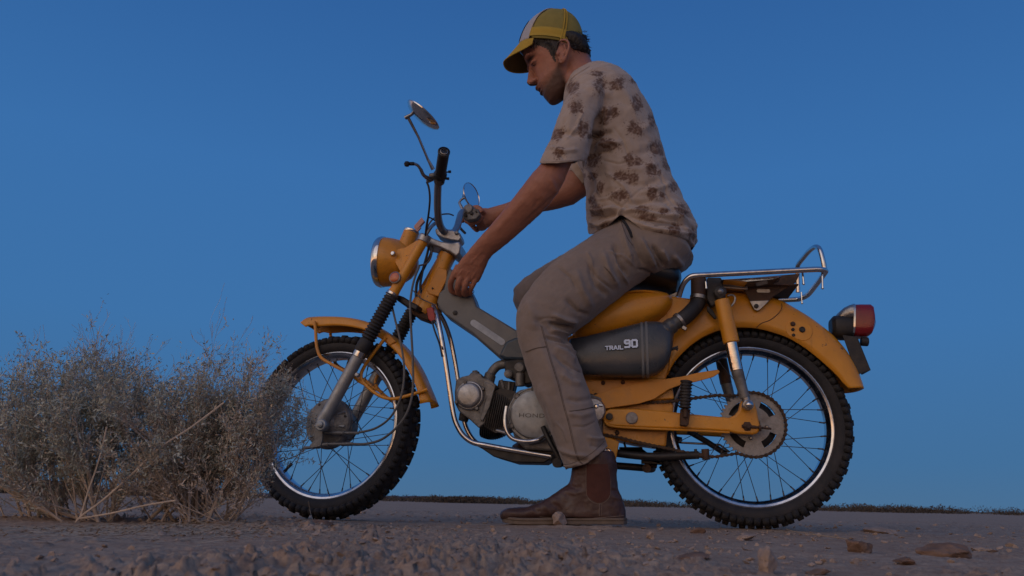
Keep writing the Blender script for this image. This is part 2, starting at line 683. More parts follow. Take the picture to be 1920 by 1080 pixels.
# ---- front wheel
fw, fspin = wheel(WC, FE1, FE2, FN, .058, 'front wheel with chrome rim and knobbly tyre')
hb = MB()
hb.lathe(WC, -FN, [(.035, -.062), (.052, -.05), (.056, -.03), (.057, .0), (.0695, .012), (.0715, .02), (.0715, .034), (.067, .040), (.060, .0425), (.045, .048), (.030, .052), (.026, .056), (.02, .060)], 56)
hb.lathe(WC, -FN, [(.0735, .020), (.0735, .024), (.0715, .026), (.0715, .018)], 56, caps=False)
part('hub', hb, M['alu_dirty'], fw, sharp=28)
for k in range(7):
    a = .3+k*2*PI/7
    b_ = MB()
    b_.lathe(WC-FN*.040+(FE1*math.cos(a)+FE2*math.sin(a))*.060, -FN, [(.004, 0), (.004, .0035), (.002, .005)], 8)
    part('bolt', b_, M['black'], fw)
b_ = MB()
b_.tube([WC-FN*.046+FE1*.010+FE2*.014, WC-FN*.044+FE1*.056+FE2*.030], .0042, 8)
b_.tube([WC-FN*.046+FE1*.014-FE2*.010, WC-FN*.044+FE1*.060-FE2*.012], .0042, 8)
part('brake_plate_rib', b_, M['alu'], fw)
vl = MB()
a = math.radians(222)
q0 = WC+(FE1*math.cos(a)+FE2*math.sin(a))*.197
vl.tube([q0, q0-unit(q0-WC)*.012], .003, 8)
vl.tube([q0-unit(q0-WC)*.012, q0-unit(q0-WC)*.030], .0048, 10)
part('valve', vl, M['rubber'], fw)
# brake cover details: arm, ribs
ba = MB()
ba.prism([FP(593, 800, -.064), FP(608, 800, -.064), FP(607, 826, -.064), FP(604, 838, -.064), FP(586, 841, -.064), FP(583, 836, -.064), FP(592, 826, -.064)], -FN*.009)
ba.tube([FP(570, 839, -.062), FP(600, 839, -.062)], .004, 8)
part('brake_arm', ba, M['alu_dirty'], bike, bevel=.0015)
an = MB()
an.lathe(FP(602.5, 797, -.0925), -FN, [(.0165, -.018), (.0168, .002), (.0145, .005), (.0095, .0055), (.0090, .011), (.005, .013)], 24)
part('axle_nut', an, M['alu_fork'], bike)
cb = MB()
cb.tube([FP(598, 811, -.064), FP(628, 812, -.064)], .0036, 8)
cb.tube([FP(626, 812, -.064), FP(646, 812, -.064)], .0062, 10)
cb.tube([FP(646, 812, -.064), FP(672, 812, -.064)], .0044, 10)
cb.tube([FP(600, 835, -.064), FP(616, 833, -.064)], .0062, 10)
cb.tube([FP(616, 833, -.064), FP(660, 832, -.064)], .0044, 10)
part('cable_end', cb, M['alu_dirty'], bike)

# ---- fork legs (near one measured; the far one is the same leg on the other side)
LEG = .074
for s in (-1, 1):
    v = s*LEG
    near = s < 0
    off = lambda x, y: FP(x, y, -LEG)+FN*(v+LEG)
    f1 = MB()
    f1.tube([off(598, 802), off(606, 788), off(616, 771), off(640, 727), off(672, 669)], [.0135, .0185, .0175, .0178, .0180], 24)
    part('fork_slider', f1, M['alu_fork'], bike)
    f2 = MB()
    f2.tube([off(671.5, 670), off(678, 658)], [.0202, .0202], 28)
    part('fork_collar', f2, M['chrome'], bike, bevel=.0015)
    f3 = MB()
    a0, a1 = off(676, 661), off(736.5, 552)
    L_ = np.linalg.norm(a1-a0)
    dr = unit(a1-a0)
    nr = 15
    prof = [(.0195, 0), (.0215, .004), (.0215, .038)]
    for i in range(nr):
        h0 = .042+(L_-.042)*i/nr
        st_ = (L_-.042)/nr
        prof += [(.0172, h0+st_*.05), (.0222-.0012*i/nr, h0+st_*.45), (.0222-.0012*i/nr, h0+st_*.6)]
    prof += [(.017, L_)]
    f3.lathe(a0, dr, prof, 32)
    part('fork_gaiter', f3, M['rubber'], bike, sharp=50)
    f4 = MB()
    b0, b1 = off(735, 554), off(797, 446)
    f4.tube([b0, b0*.9+b1*.1, b0*.5+b1*.5, b1], [.0175, .0152, .0150, .0148], 28)
    part('fork_cover', f4, M['yellow'], bike)
    f5 = MB()
    f5.tube([off(733, 556.5), off(738, 548.5)], [.0192, .0186], 28)
    part('fork_ring', f5, M['chrome'], bike, bevel=.001)
    # amber reflector on the cover
    rc = off(746.5, 525)-FN*(.015 if near else -.015)
    rf = MB()
    rf.lathe(rc, -FN if near else FN, [(.0155, -.006), (.0175, .002), (.0175, .009), (.0150, .0105), (.0145, .008)], 36)
    o = part('reflector', rf, M['alu'], bike)
    rf = MB()
    rf.lathe(rc, -FN if near else FN, [(.0143, .006), (.0143, .0105), (.010, .0125), (.001, .0132)], 36)
    part('reflector_lens', rf, M['amber'], o)
# brace across the fork above the wheel
fb = MB()
fb.tube([FP(684, 640, -.07), FP(684, 640, -.03), FP(684, 640, .07)], .007, 10)
part('fork_brace', fb, M['black'], bike)

# ---- headlight bucket, ring, glass, speedometer
HA = FP(660, 493)-FP(760, 489)
HA = unit(V(HA[0], .035*HA[0], HA[2]))          # points forwards
HC = FP(719, 491.5)
up_ = unit(np.cross(FN, HA))
if up_[2] < 0:
    up_ = -up_
hr = np.linalg.norm(FP(719, 447)-FP(719, 536))/2*.97
hl = MB()
hl.lathe(HC, -HA, [(hr, 0), (hr*.995, .012), (hr*.965, .03), (hr*.90, .050), (hr*.80, .070), (hr*.64, .088), (hr*.42, .101), (hr*.2, .107), (.002, .109)], 48)
hlo = part('headlight', hl, M['yellow'], bike)
rg = MB()
rg.lathe(HC, HA, [(hr*1.0, -.002), (hr*1.035, -.001), (hr*1.04, .006), (hr*1.0, .015), (hr*.93, .021), (hr*.88, .022), (hr*.86, .018)], 56)
part('headlight_ring', rg, M['chrome'], hlo)
gl = MB()
gl.lathe(HC, HA, [(hr*.9, .015), (hr*.88, .020), (hr*.6, .0285), (hr*.3, .032), (.001, .033)], 48)
part('headlight_glass', gl, M['glass'], hlo)
pd = MB()
pt, pb = FP(771.5, 435), FP(757, 476)
pd.tube([pb*1.25-pt*.25, pb, pb*.6+pt*.4, pt], [.05, .036, .0262, .0240], 36)
sp_ = part('speedometer', pd, M['yellow'], bike)
pz = MB()
pz.lathe(pt, pt-pb, [(.0245, -.003), (.0255, .0), (.0255, .004), (.022, .0065), (.0205, .004), (.001, .005)], 36)
part('bezel', pz, M['chrome'], sp_)
er = MB()
er.prism([FP(733, 470, -.045), FP(760, 464, -.06), FP(787, 447, -.062), FP(776, 480, -.062), FP(760, 508, -.062), FP(752, 512, -.060), FP(735, 482, -.045)], FN*.004)
part('headlight_bracket', er, M['yellow'], bike, bevel=.0012)
bo = MB()
bo.lathe(FP(737.5, 476, -.064), -FN, [(.0075, -.004), (.0075, .005), (.0055, .007)], 6)
part('bolt', bo, M['chrome'], bike)

# ---- steering head, triple clamps
hd = MB()
hd.loft([((826, 473), (853, 484), 0, .030), ((818, 492), (845, 500), 0, .028), ((808, 515), (838, 522), 0, .030), ((797, 540), (829, 552), 0, .033), ((786, 566), (820, 582), 0, .036), ((780, 580), (808, 596), 0, .034)], 28, 2.6)
part('steering_head', hd, M['yellow'], bike)
gs = MB()
gs.prism([P(822, 500, -.037), P(838, 506, -.037), P(838, 524, -.037), P(822, 556, -.037), P(803, 551, -.037), P(799, 543, -.037)], V(0, .010, 0))
part('gusset', gs, M['yellow_dusty'], bike, bevel=.003, seg=3)
bo = MB()
bo.lathe(P(811, 540.5, -.040), -ey, [(.0025, -.004), (.0025, .0025), (.001, .003)], 10)
part('bolt', bo, M['black'], bike)
cap_ = MB()
cap_.tube([P(838, 479), P(846, 465)], [.0235, .0245], 32)
part('head_race', cap_, M['steel'], bike, bevel=.001)
bt = MB()
bt.prism([P(768, 572, -.030), P(786, 577, -.030), P(812, 590, -.030), P(808, 598, -.030), P(802, 601, -.030), P(780, 593, -.030), P(770, 585, -.030)], V(0, .06, 0))
part('lower_clamp', bt, M['rust'], bike, bevel=.004, seg=3)
lc = MB()
lc.prism([FP(742, 551, -.055), FP(756, 556, -.055), FP(772, 566, -.055), FP(784, 572, -.055), FP(780, 582, -.055), FP(762, 574, -.055), FP(742, 562, -.055)], FN*.12)
part('fork_crown', lc, M['black'], bike, bevel=.004)
lb = MB()
lb.prism([P(778, 556, -.030), P(792, 556, -.030), P(818, 570, -.030), P(822, 578, -.030), P(812, 590, -.030), P(790, 584, -.030), P(776, 572, -.030)], V(0, .06, 0))
part('head_lug', lb, M['yellow'], bike, bevel=.004, seg=3)
tcm = MB()
clamp_n = V(0, .145, 0)
cp = [(787, 441), (793, 437), (803, 440), (811, 446), (826, 452), (846, 455), (861, 452), (864, 460), (862, 474), (855, 481), (843, 472), (823, 463), (806, 458), (794, 456)]
tcm.prism([P(x, y, -.045) for x, y in cp], V(0, .09, 0))
part('top_clamp', tcm, M['alu'], bike, bevel=.005, seg=4)
for s in (-1, 1):
    nb_ = MB()
    c0 = FP(795, 449, -.074)+FN*(.148 if s > 0 else 0)
    nb_.tube([c0-STEER*.008, c0+STEER*.010, c0+STEER*.014], [.0185, .0185, .015], 28)
    part('fork_cap', nb_, M['alu'], bike, bevel=.001)
hk = MB()
hk.prism([P(815, 430, -.028), P(822, 426, -.028), P(836, 432, -.028), P(848, 431, -.028), P(862, 436, -.028), P(865, 446, -.028), P(860, 452, -.028), P(846, 450, -.028), P(830, 446, -.028), P(818, 440, -.028)], V(0, .056, 0))
part('bar_clamp', hk, M['alu'], bike, bevel=.004, seg=3)
for (x, y, Y) in ((856, 437, -.030), (831, 434, -.030)):
    bo = MB()
    bo.lathe(P(x, y, Y), V(.15, -1, .1), [(.0062, -.004), (.0062, .004), (.0048, .006)], 6)
    part('bolt', bo, M['steel'], bike)

# ---- handlebar
hbn = MB()
hbn.tube(smooth_path([P(848, 438, .03), P(838, 437, -.01), P(829, 430, -.045), P(823, 415, -.075), P(820.5, 392, -.11), P(820.5, 365, -.145), P(821.5, 345, -.175), P(824, 330, -.205), P(828, 308, -.25)], 6), .0110, 18)
part('handlebar', hbn, M['stem'], bike, label='near side of the handlebar')
hbf = MB()
hbf.tube(smooth_path([P(840, 437, 0), P(850, 436, .03), P(857, 426, .07), P(861, 412, .11), P(865, 400, .16), P(873, 397, .20), P(885, 402, .24)], 6), .0110, 18)
part('handlebar', hbf, M['stem'], bike, label='far side of the handlebar')
gp = MB()
g0, g1 = P(825, 331, -.205), P(832.5, 284, -.305)
gd = unit(g1-g0)
gL = np.linalg.norm(g1-g0)
gprof = [(.014, 0), (.0185, .002), (.0190, .010), (.0165, .016)]
for i in range(18):
    h_ = .018+(gL-.024)*i/18
    gprof += [(.0150, h_), (.0156, h_+.0012), (.0156, h_+.0030)]
gprof += [(.0168, gL-.004), (.0168, gL), (.0135, gL+.0015), (.0125, gL-.001), (.006, gL-.001)]
gp.lathe(g0, gd, gprof, 32)
part('grip', gp, M['grip'], bike, label='black rubber grip nearest the camera')
ge = MB()
ge.lathe(g1, gd, [(.0105, -.002), (.0105, .0012), (.0092, .0018), (.0085, -.001)], 28)
part('grip_cap', ge, M['steel'], bike)
G0, G1 = P(884, 399, .215), P(906, 424, .315)
gp = MB()
gp.tube([G0, G1], .0158, 24)
gp.lathe(G1, G1-G0, [(.018, -.006), (.018, 0), (.012, .002)], 24)
part('grip', gp, M['grip'], bike, label='black rubber grip in his far hand')
# lever and its perch
lv = MB()
lv.tube(smooth_path([P(776, 307, -.27), P(783, 310, -.262), P(789, 318, -.25), P(794, 328, -.235), P(803, 334, -.215), P(815, 333, -.195)], 5), [.0042]*10+[.005]*8+[.006]*8, 12)
part('lever', lv, M['stem'], bike)
lt = MB()
lt.tube([P(776, 307, -.27), P(768, 307, -.275)], .0052, 12)
lt.lathe(P(763, 307.5, -.278), V(0, 0, 1), [(.0005, -.0085), (.0060, -.006), (.0085, 0), (.006, .006), (.0005, .0085)], 16)
part('lever_tip', lt, M['grip'], bike)
pc = MB()
pc.tube([g0-gd*.024, g0-gd*.002], [.0155, .0165], 24)
pc.tube([P(806, 330, -.20), P(820, 328, -.205)], .0075, 12)
pc.tube([P(800, 341, -.205), P(812, 336, -.20)], .005, 10)
part('lever_perch', pc, M['alu_dirty'], bike, bevel=.001)
for (x, y) in ((844, 322), (840.5, 335), (831, 341)):
    bo = MB()
    bo.tube([P(x-8, y+1, -.20), P(x, y, -.20)], .0022, 8)
    bo.tube([P(x-3, y, -.20), P(x+1.5, y, -.20)], .0042, 8)
    part('bolt', bo, M['black'], bike)
ms = MB()
ms.tube([P(812, 318, -.205), P(806, 306, -.215), P(801, 297, -.22)], [.006, .0045, .0036], 10)
ms.tube([P(803, 301, -.218), P(785, 258, -.25), P(766, 222, -.275)], [.0036, .0036, .0045], 12)
part('mirror_stem', ms, M['stem'], bike, label='stem of the near mirror')
kn = MB()
kn.tube([P(760, 221, -.275), P(771, 215, -.28), P(778, 208, -.285)], [.006, .0045, .0055], 12)
part('mirror_knuckle', kn, M['stem'], bike)


def mirror(c, dmaj, tilt, R, facing, label):
    view = unit(c-CAM)
    d1 = unit(dmaj)
    n0 = unit(np.cross(d1, view))
    if n0[0] < 0:
        n0 = -n0
    n = unit(n0*math.sqrt(1-tilt*tilt)+view*tilt*facing)
    m_ = MB()
    m_.lathe(c, n, [(R*.25, -.016), (R*.55, -.013), (R*.85, -.007), (R, 0), (R*1.01, .003), (R*.97, .0045), (R*.95, .002)], 48)
    o = part('mirror', m_, M['chrome'], bike, label=label)
    g = MB()
    g.lathe(c, n, [(R*.955, .0005), (R*.95, .0025), (.0005, .0027)], 48)
    part('mirror_glass', g, M['mirror'], o)
    return n


mc = P(793, 216.5, -.285)
mirror(mc, P(818, 240, -.285)-P(768, 193, -.285), .24, np.linalg.norm(P(818, 240, -.285)-P(768, 193, -.285))/2, 1, 'near round mirror seen edge on')
mc2 = P(883, 366.5, .26)
mirror(mc2, P(893, 391, .26)-P(874, 342, .26), -.50, .0455, 1, 'far round mirror reflecting the sky')
ms = MB()
ms.tube([P(874, 368, .255), P(864, 375, .25), P(861, 380, .245), P(866, 390, .24), P(870, 398, .23)], [.005, .004, .0045, .0055, .005], 12)
ms.tube([P(868, 366, .252), P(874, 367, .252)], .0062, 10)
part('mirror_stem', ms, M['stem'], bike, label='short stem of the far mirror')
sw = MB()
gdir = unit(G1-G0)
sw.lathe(G0-gdir*.034, gdir, [(.012, 0), (.0165, .002), (.0178, .006), (.0178, .022), (.0195, .024), (.0195, .036), (.0165, .040)], 28)
part('switch_housing', sw, M['alu_dirty'], bike, bevel=.001)
sw = MB()
sw.prism([P(x, y, .185) for x, y in [(868, 394), (884, 389), (897, 392), (901, 402), (893, 411), (876, 413), (868, 408)]], V(0, .026, 0))
part('throttle_housing', sw, M['alu_dirty'], bike, bevel=.004, seg=3)
for (x, y, Y, r_) in ((884, 400, .184, .006), (893, 397, .184, .003), (875, 405, .184, .003)):
    bo = MB()
    bo.lathe(P(x, y, Y), -ey, [(r_, -.002), (r_, .003), (r_*.7, .004)], 14)
    part('switch_button', bo, M['black'], bike)
lv = MB()
lv.tube(smooth_path([P(872, 396, .19), P(864, 400, .20), P(858, 412, .215), P(862, 426, .24), P(872, 437, .29)], 5), .0046, 12)
part('lever', lv, M['alu_dirty'], bike)

# ---- cables
def cable(pts, r, m='cable', n=6):
    c = MB()
    c.tube(smooth_path(pts, n), r, 8)
    return part('cable', c, M[m], bike)


cable([P(800, 341, -.205), P(804, 352, -.2), P(806, 372, -.19), P(804, 398, -.17), P(800, 425, -.13), P(797, 446, -.08)], .0030, 'cable_black')
cable([P(797, 441, -.1), P(800, 418, -.12), P(804, 408, -.12), P(815, 413, -.08), P(826, 420, -.05)], .0022, 'cable_black')
cable([P(803, 447, -.04), P(800, 432, -.05), P(808, 415, -.04), P(822, 404, 0), P(840, 401, .05), P(850, 404, .1)], .0024, 'cable')
cable([P(799, 440, -.05), P(808, 426, -.04), P(817, 418, -.02)], .0055, 'steel')
cable([FP(811, 452, -.02), FP(809, 478, -.03), FP(801, 493, -.05), FP(786, 498, -.08)], .0028, 'cable')
cable([FP(806, 454, 0), FP(800, 480, 0), FP(792, 510, 0), FP(788, 540, 0), FP(796, 560, -.01)], .004, 'cable_black')
cable([FP(812, 462, .02), FP(806, 480, .02), FP(796, 500, .02), FP(782, 530, .02), FP(780, 560, .02)], .0045, 'cable_black')
cable([FP(786, 500, -.08), FP(778, 520, -.09), FP(772, 545, -.095), FP(769, 575, -.097), FP(771, 620, -.1), FP(774, 680, -.1), FP(773, 740, -.1), FP(757, 785, -.1), FP(722, 820, -.09), FP(688, 832, -.075), FP(655, 832, -.064)], .0034, 'cable')
cable([FP(736, 578, -.06), FP(741, 600, -.085), FP(751, 641, -.095), FP(758, 694, -.1), FP(752, 743, -.1), FP(733, 781, -.095), FP(704, 803, -.08), FP(668, 812, -.064)], .0032, 'cable')
cable([P(775, 545, -.05), P(790, 560, -.05), P(805, 567, -.05), P(818, 572, -.05)], .0018, 'cable')
cn = MB()
cn.box(P(787, 420, -.08), P(794, 412, -.08)-P(787, 420, -.08), V(0, .006, 0), (P(790, 424, -.08)-P(787, 420, -.08))*.9)
cn.box(P(783, 427, -.08), (P(794, 412, -.08)-P(787, 420, -.08))*.5, V(0, .004, 0), (P(790, 424, -.08)-P(787, 420, -.08))*1.1)
part('connector', cn, M['pinkplastic'], bike, bevel=.001)
rc = MB()
rc.prism([P(799, 578, -.05), P(811, 575, -.05), P(817, 600, -.05), P(808, 603, -.05), P(803, 598, -.05)], V(0, .012, 0))
part('connector', rc, M['redplastic'], bike, bevel=.002, label='red wire connector below the steering head')
cable([P(810, 602, -.05), P(815, 620, -.055), P(824, 645, -.06), P(829, 668, -.085)], .0026, 'cable_black')
cable([P(813, 600, -.05), P(822, 620, -.06), P(827, 640, -.07), P(830, 655, -.085)], .0022, 'cable_black')

# ---- front fender and its stays
def fender(path_out, path_in, hw, name, mt, frame, n=3, fo=0.0, k=.0):
    """sweep of a rounded, side-skirted mudguard: outer crown line and lower side edge given as pixels"""
    po = smooth_path([frame(x, y, 0) for x, y in path_out], n)
    pi_ = smooth_path([frame(x, y, -hw) for x, y in path_in], n)
    nlat = FN if frame is FP else ey
    rings = []
    for a, b in zip(po, pi_):
        bb = b-nlat*((b-a) @ nlat)               # same point moved to the middle plane
        d = bb-a
        sec = [(1.0, -1.0), (.8, -1.0), (.55, -.985), (.34, -.94), (.19, -.83), (.09, -.66), (.03, -.42), (0, -.18), (0, .18), (.03, .42), (.09, .66), (.19, .83), (.34, .94), (.55, .985), (.8, 1.0), (1.0, 1.0)]
        rings.append([a+d*u_+nlat*hw*v_ for u_, v_ in sec])
    m_ = MB()
    m_.rings(rings, closed=False, caps=False)
    return part(name, m_, mt, bike, solid=.0018, sharp=60, fixn=True)


ff = fender([(571, 608), (580, 600), (592, 596.5), (625, 596), (664, 598.5), (700, 608), (736, 628), (766, 655), (789, 690), (806, 728), (818.5, 757)],
            [(573, 613), (582, 610), (596, 612), (627, 610), (660, 613), (693, 622), (720, 640), (746, 664), (766, 695), (781, 728), (788, 757)], .040, 'front_fender', M['yellow'], FP)
st_ = MB()
for s in (-1, 1):
    v = .046
    g = lambda x, y: FP(x, y, -v)+FN*(v*(1+s))
    st_ = MB()
    st_.tube(smooth_path([g(590, 603), g(592, 622), g(594, 650), g(602, 670), g(622, 683), g(648, 697)], 6), .0048, 12)
    part('fender_stay', st_, M['yellow_dusty'], bike)
    st_ = MB()
    st_.tube(smooth_path([g(724, 632), g(706, 655), g(684, 686), g(677, 706), g(688, 724), g(712, 742), g(737, 748), (g(768, 741)), g(802, 730) if s < 0 else g(788, 735)], 6), .0050, 12)
    part('fender_stay', st_, M['yellow'], bike)
    st_ = MB()
    st_.tube([g(655, 698), g(672, 714), g(690, 724)], .0048, 10)
    part('fender_stay', st_, M['yellow'], bike)
bo = MB()
bo.lathe(FP(670, 703, -.096), -FN, [(.0065, -.006), (.0065, .004), (.004, .006)], 8)
part('bolt', bo, M['alu'], bike)
cr = MB()
cr.prism([FP(725, 622, -.044), FP(742, 640, -.044), FP(730, 648, -.044), FP(717, 634, -.044)], FN*.088)
part('stay_bracket', cr, M['yellow_dusty'], bike, bevel=.003)

# ---- spine cover, its strip and lettering
cv = MB()
pts = [(842, 503), (849, 505), (852, 512), (862, 524), (880, 540), (886, 552), (894, 574), (934, 598), (972, 621), (1000, 640), (1010, 668), (985, 674), (947, 672), (933, 667), (884, 624), (834, 590), (822, 577), (819, 566), (823, 549), (832, 541), (836, 520)]
cv.prism([P(x, y, -.042) for x, y in pts], V(0, .084, 0))
part('spine_cover', cv, M['grey'], bike, bevel=.009, seg=4, sharp=40)
cv = MB()
cv.prism([P(x, y, -.047) for x, y in [(935, 667), (948, 640), (966, 632), (1010, 634), (1100, 640), (1100, 672), (1010, 675), (947, 674)]], V(0, .094, 0))
part('spine_cover', cv, M['bluegrey'], bike, bevel=.008, seg=4, label='dark blue rear end of the spine cover')


def capsule_px(a, b, w, Y, n=8):
    a, b = np.array(a, float), np.array(b, float)
    d = (b-a)/np.linalg.norm(b-a)
    nn = np.array([-d[1], d[0]])
    out = []
    t0 = math.atan2(nn[1], nn[0])
    for i in range(n+1):
        t = t0+PI*i/n
        out.append(a+w*np.array([math.cos(t), math.sin(t)]))
    for i in range(n+1):
        t = t0+PI+PI*i/n
        out.append(b+w*np.array([math.cos(t), math.sin(t)]))
    return [P(x, y, Y) for x, y in out]


sx = MB()
sx.prism(capsule_px((888, 605.5), (941, 641), 6.2, -.0432), V(0, .002, 0))
part('badge_strip', sx, M['silver'], bike, bevel=.0005, seg=1)
for (x, y) in ((853.5, 586.5),):
    bo = MB()
    bo.lathe(P(x, y, -.043), -ey, [(.0075, -.002), (.0075, .002), (.004, .0035)], 6)
    part('bolt', bo, M['black'], bike)
hkk = MB()
hkk.tube(smooth_path([P(883, 544, -.02), P(888, 545, -.02), P(888, 549, -.02), P(884, 551, -.02)], 4), .0011, 6)
part('hook', hkk, M['black'], bike)


def text(body, name, px, Y, h_px, mt, ang=0, depth=.0004, italic=0, bold=.0, parent=None, spacing=1.0, label=None, xscale=1):
    cu = bpy.data.curves.new(name, 'FONT')
    cu.body = body
    cu.size = 1
    cu.offset = bold
    cu.shear = italic
    cu.space_character = spacing
    cu.extrude = .0
    cu.resolution_u = 4
    o = bpy.data.objects.new(name, cu)
    COL.objects.link(o)
    dg = bpy.context.evaluated_depsgraph_get()
    me = bpy.data.meshes.new_from_object(o.evaluated_get(dg))
    bpy.data.objects.remove(o)
    co = np.array([v.co[:] for v in me.vertices])
    p0, p1 = P(px[0], px[1], Y), P(px[0]+1, px[1], Y)
    s = h_px*abs(p1[0]-p0[0])/.70
    ca, sa = math.cos(ang), math.sin(ang)
    x, z = co[:, 0]*s*xscale, co[:, 1]*s
    for v, a, b in zip(me.vertices, x*ca-z*sa, x*sa+z*ca):
        v.co = (p0[0]+a, Y, p0[2]+b)
    return link(name, me, mt, parent or bike, False)


text('HONDA', 'lettering', (899, 613), -.0436, 6, M['faint'], -.60, xscale=1.25)

# ---- chrome guard tubes in front of the engine
for s in (-1, 1):
    Y = .075*s
    gt = MB()
    if s < 0:
        pth = [P(812, 574, -.03), P(819, 590, -.05), P(825, 618, -.07), P(834, 668, Y), P(842, 722, Y), P(850, 776, Y), (P(858, 800, Y)), P(870, 818, Y), P(888, 830, Y), P(912, 835, Y), P(950, 842, Y), P(1038, 856.5, Y)]
        b_pts = smooth_path(pth, 6)
    pp = np.array([[q[0], (q[1] if s < 0 else -q[1]), q[2]] for q in b_pts])
    gt.tube(pp, .0071, 16)
    part('guard_tube', gt, M['chrome'], bike)
sk = MB()
skp = [(893, 834), (930, 841), (1034, 857), (1030, 862), (1020, 868), (962, 867), (925, 856)]
sk.prism([P(x, y, -.07) for x, y in skp], V(0, .14, 0))
part('skid_plate', sk, M['black'], bike, bevel=.003)

# ---- engine
hd_ = MB()
hp = [(852, 735), (855, 712), (866, 706), (880, 703), (882, 698), (902, 700), (904, 708), (916, 710), (931, 722), (927, 732), (921, 762), (910, 793), (898, 803), (882, 788), (860, 771), (853, 757)]
hd_.prism([P(x, y, -.062) for x, y in hp], V(0, .12, 0))
part('cylinder_head', hd_, M['alu_dirty'], bike, bevel=.005, seg=3)
lid = MB()
lid.prism([P(x, y, -.070) for x, y in [(905, 714), (929, 724), (926, 734), (918, 763), (905, 790), (900, 786), (912, 745)]], V(0, .010, 0))
part('head_lid', lid, M['alu_dirty'], bike, bevel=.002)
hc = MB()
hc.lathe(P(881, 742, -.062), V(-.1, -1, .05), [(.041, -.006), (.041, .004), (.038, .008), (.036, .0085), (.0345, .013), (.031, .017), (.026, .0185), (.008, .0195), (.0005, .020)], 48)
part('head_cover', hc, M['alu'], bike)
for a in (.5, 1.9, 3.6, 5.2):
    bo = MB()
    c = P(881+28*math.cos(a), 742-27*math.sin(a), -.070)
    bo.lathe(c, -ey, [(.0052, -.008), (.0052, .003), (.0035, .0045)], 8)
    part('bolt', bo, M['alu_dirty'], bike)
nb_ = MB()
nb_.tube([P(893, 712, -.03), P(891, 698, -.03)], [.014, .012], 20)
nb_.tube([P(891, 701, -.03), P(890.5, 695, -.03)], [.0085, .0085], 6)
part('tappet_cap', nb_, M['alu_dirty'], bike, bevel=.001)
nb_ = MB()
nb_.tube([P(872, 776, -.03), P(868, 790, -.03)], [.016, .013], 20)
part('tappet_cap', nb_, M['black'], bike, bevel=.001)
cyl = MB()
cyl.prism([P(x, y, -.055) for x, y in [(912, 740), (940, 728), (966, 734), (966, 800), (930, 812), (908, 800)]], V(0, .11, 0))
part('cylinder', cyl, M['black'], bike)
axd = unit(P(965, 780, 0)-P(915, 770, 0))
ud = unit(np.cross(ey, axd))
if ud[2] < 0:
    ud = -ud
for i in range(12):
    fi = MB()
    c = P(914, 771, 0)*(1-i/11)+P(955, 777, 0)*(i/11)-ud*.004
    hh = .074-.0012*(i-3)**2*.25
    fi.rings([oval(c-axd*.0013, ud*hh, ey*.064, 28, 3.2), oval(c+axd*.0013, ud*hh, ey*.064, 28, 3.2)])
    part('cooling_fin', fi, M['black'], bike, bevel=.0006, seg=1)
cs = MB()
csp = [(957, 778), (957, 755), (964, 738), (975, 731), (1000, 726), (1030, 728), (1060, 730), (1100, 735), (1130, 745), (1130, 820), (1100, 838), (1040, 846), (985, 842), (966, 826), (958, 800)]
cs.prism([P(x, y, -.085) for x, y in csp], V(0, .17, 0))
part('crankcase', cs, M['alu_dirty'], bike, bevel=.006, seg=3)
cs = MB()
cs.lathe(P(1003, 778, -.085), -ey, [(.0735, -.01), (.0735, .010), (.0715, .013), (.0700, .013), (.0695, .009), (.0655, .009), (.0650, .016), (.0625, .0205), (.057, .0225), (.03, .0245), (.0005, .025)], 64)
ccv = part('flywheel_cover', cs, M['alu_fork'], bike)
for a in (2.35, 3.6, 1.6, 4.55):
    bo = MB()
    c = P(1003, 778, -.085)+(ex*math.cos(a)+ez*math.sin(a))*.069
    bo.lathe(c, -ey, [(.0085, 0), (.0085, .017), (.006, .019), (.0055, .0165), (.001, .0165)], 16)
    part('screw_boss', bo, M['alu_dirty'], bike)
text('HONDA', 'lettering', (972, 782), -.1102, 7.5, M['emboss'], -.02, bold=.0, parent=ccv, spacing=1.08, xscale=1.45)
sm = MB()
sm.prism([P(x, y, -.06) for x, y in [(966, 838), (990, 842), (1040, 846), (1040, 862), (990, 856), (966, 848)]], V(0, .12, 0))
part('sump', sm, M['black'], bike, bevel=.003)
fg = MB()
fg.tube(smooth_path([P(950, 762, -.115), P(947, 785, -.118), P(949, 806, -.12), P(958, 820, -.12), P(972, 826, -.12), P(990, 828, -.12), P(1008, 825, -.118), P(1024, 817, -.11)], 6), .0058, 14)
part('cover_guard', fg, M['chrome'], bike)
fg = MB()
fg.tube([P(932, 807, -.10), P(950, 812, -.118)], .0045, 12)
part('cover_guard', fg, M['steel'], bike)
it = MB()
it.tube(smooth_path([P(916, 716, -.01), P(921, 700, -.01), P(932, 687, -.01), P(945, 683, -.01), P(960, 684, -.01)], 6), [.0165]*6+[.013]*19, 18)
part('intake_pipe', it, M['alu_dirty'], bike)
for (x, y, m_) in ((944, 681, 'black'), (948, 716, 'steel')):
    pass
ca = MB()
ca.prism([P(x, y, -.045) for x, y in [(945, 676), (970, 673), (1004, 674), (1004, 716), (985, 721), (965, 712), (947, 703)]], V(0, .07, 0))
part('carburettor', ca, M['black'], bike, bevel=.004)
ca = MB()
ca.lathe(P(954, 702, -.045), -ey, [(.012, 0), (.012, .012), (.009, .014)], 20)
ca.lathe(P(975, 690, -.045), -ey, [(.015, 0), (.015, .008), (.011, .012), (.005, .012)], 20)
ca.tube([P(975, 700, -.05), P(975, 724, -.05)], .013, 16)
ca.tube([P(940, 712, -.03), P(945, 730, -.03), P(940, 752, -.03)], .004, 8)
ca.tube([P(955, 716, -.04), P(953, 740, -.04)], .0035, 8)
part('float_bowl', ca, M['alu_dirty'], bike)
en = MB()
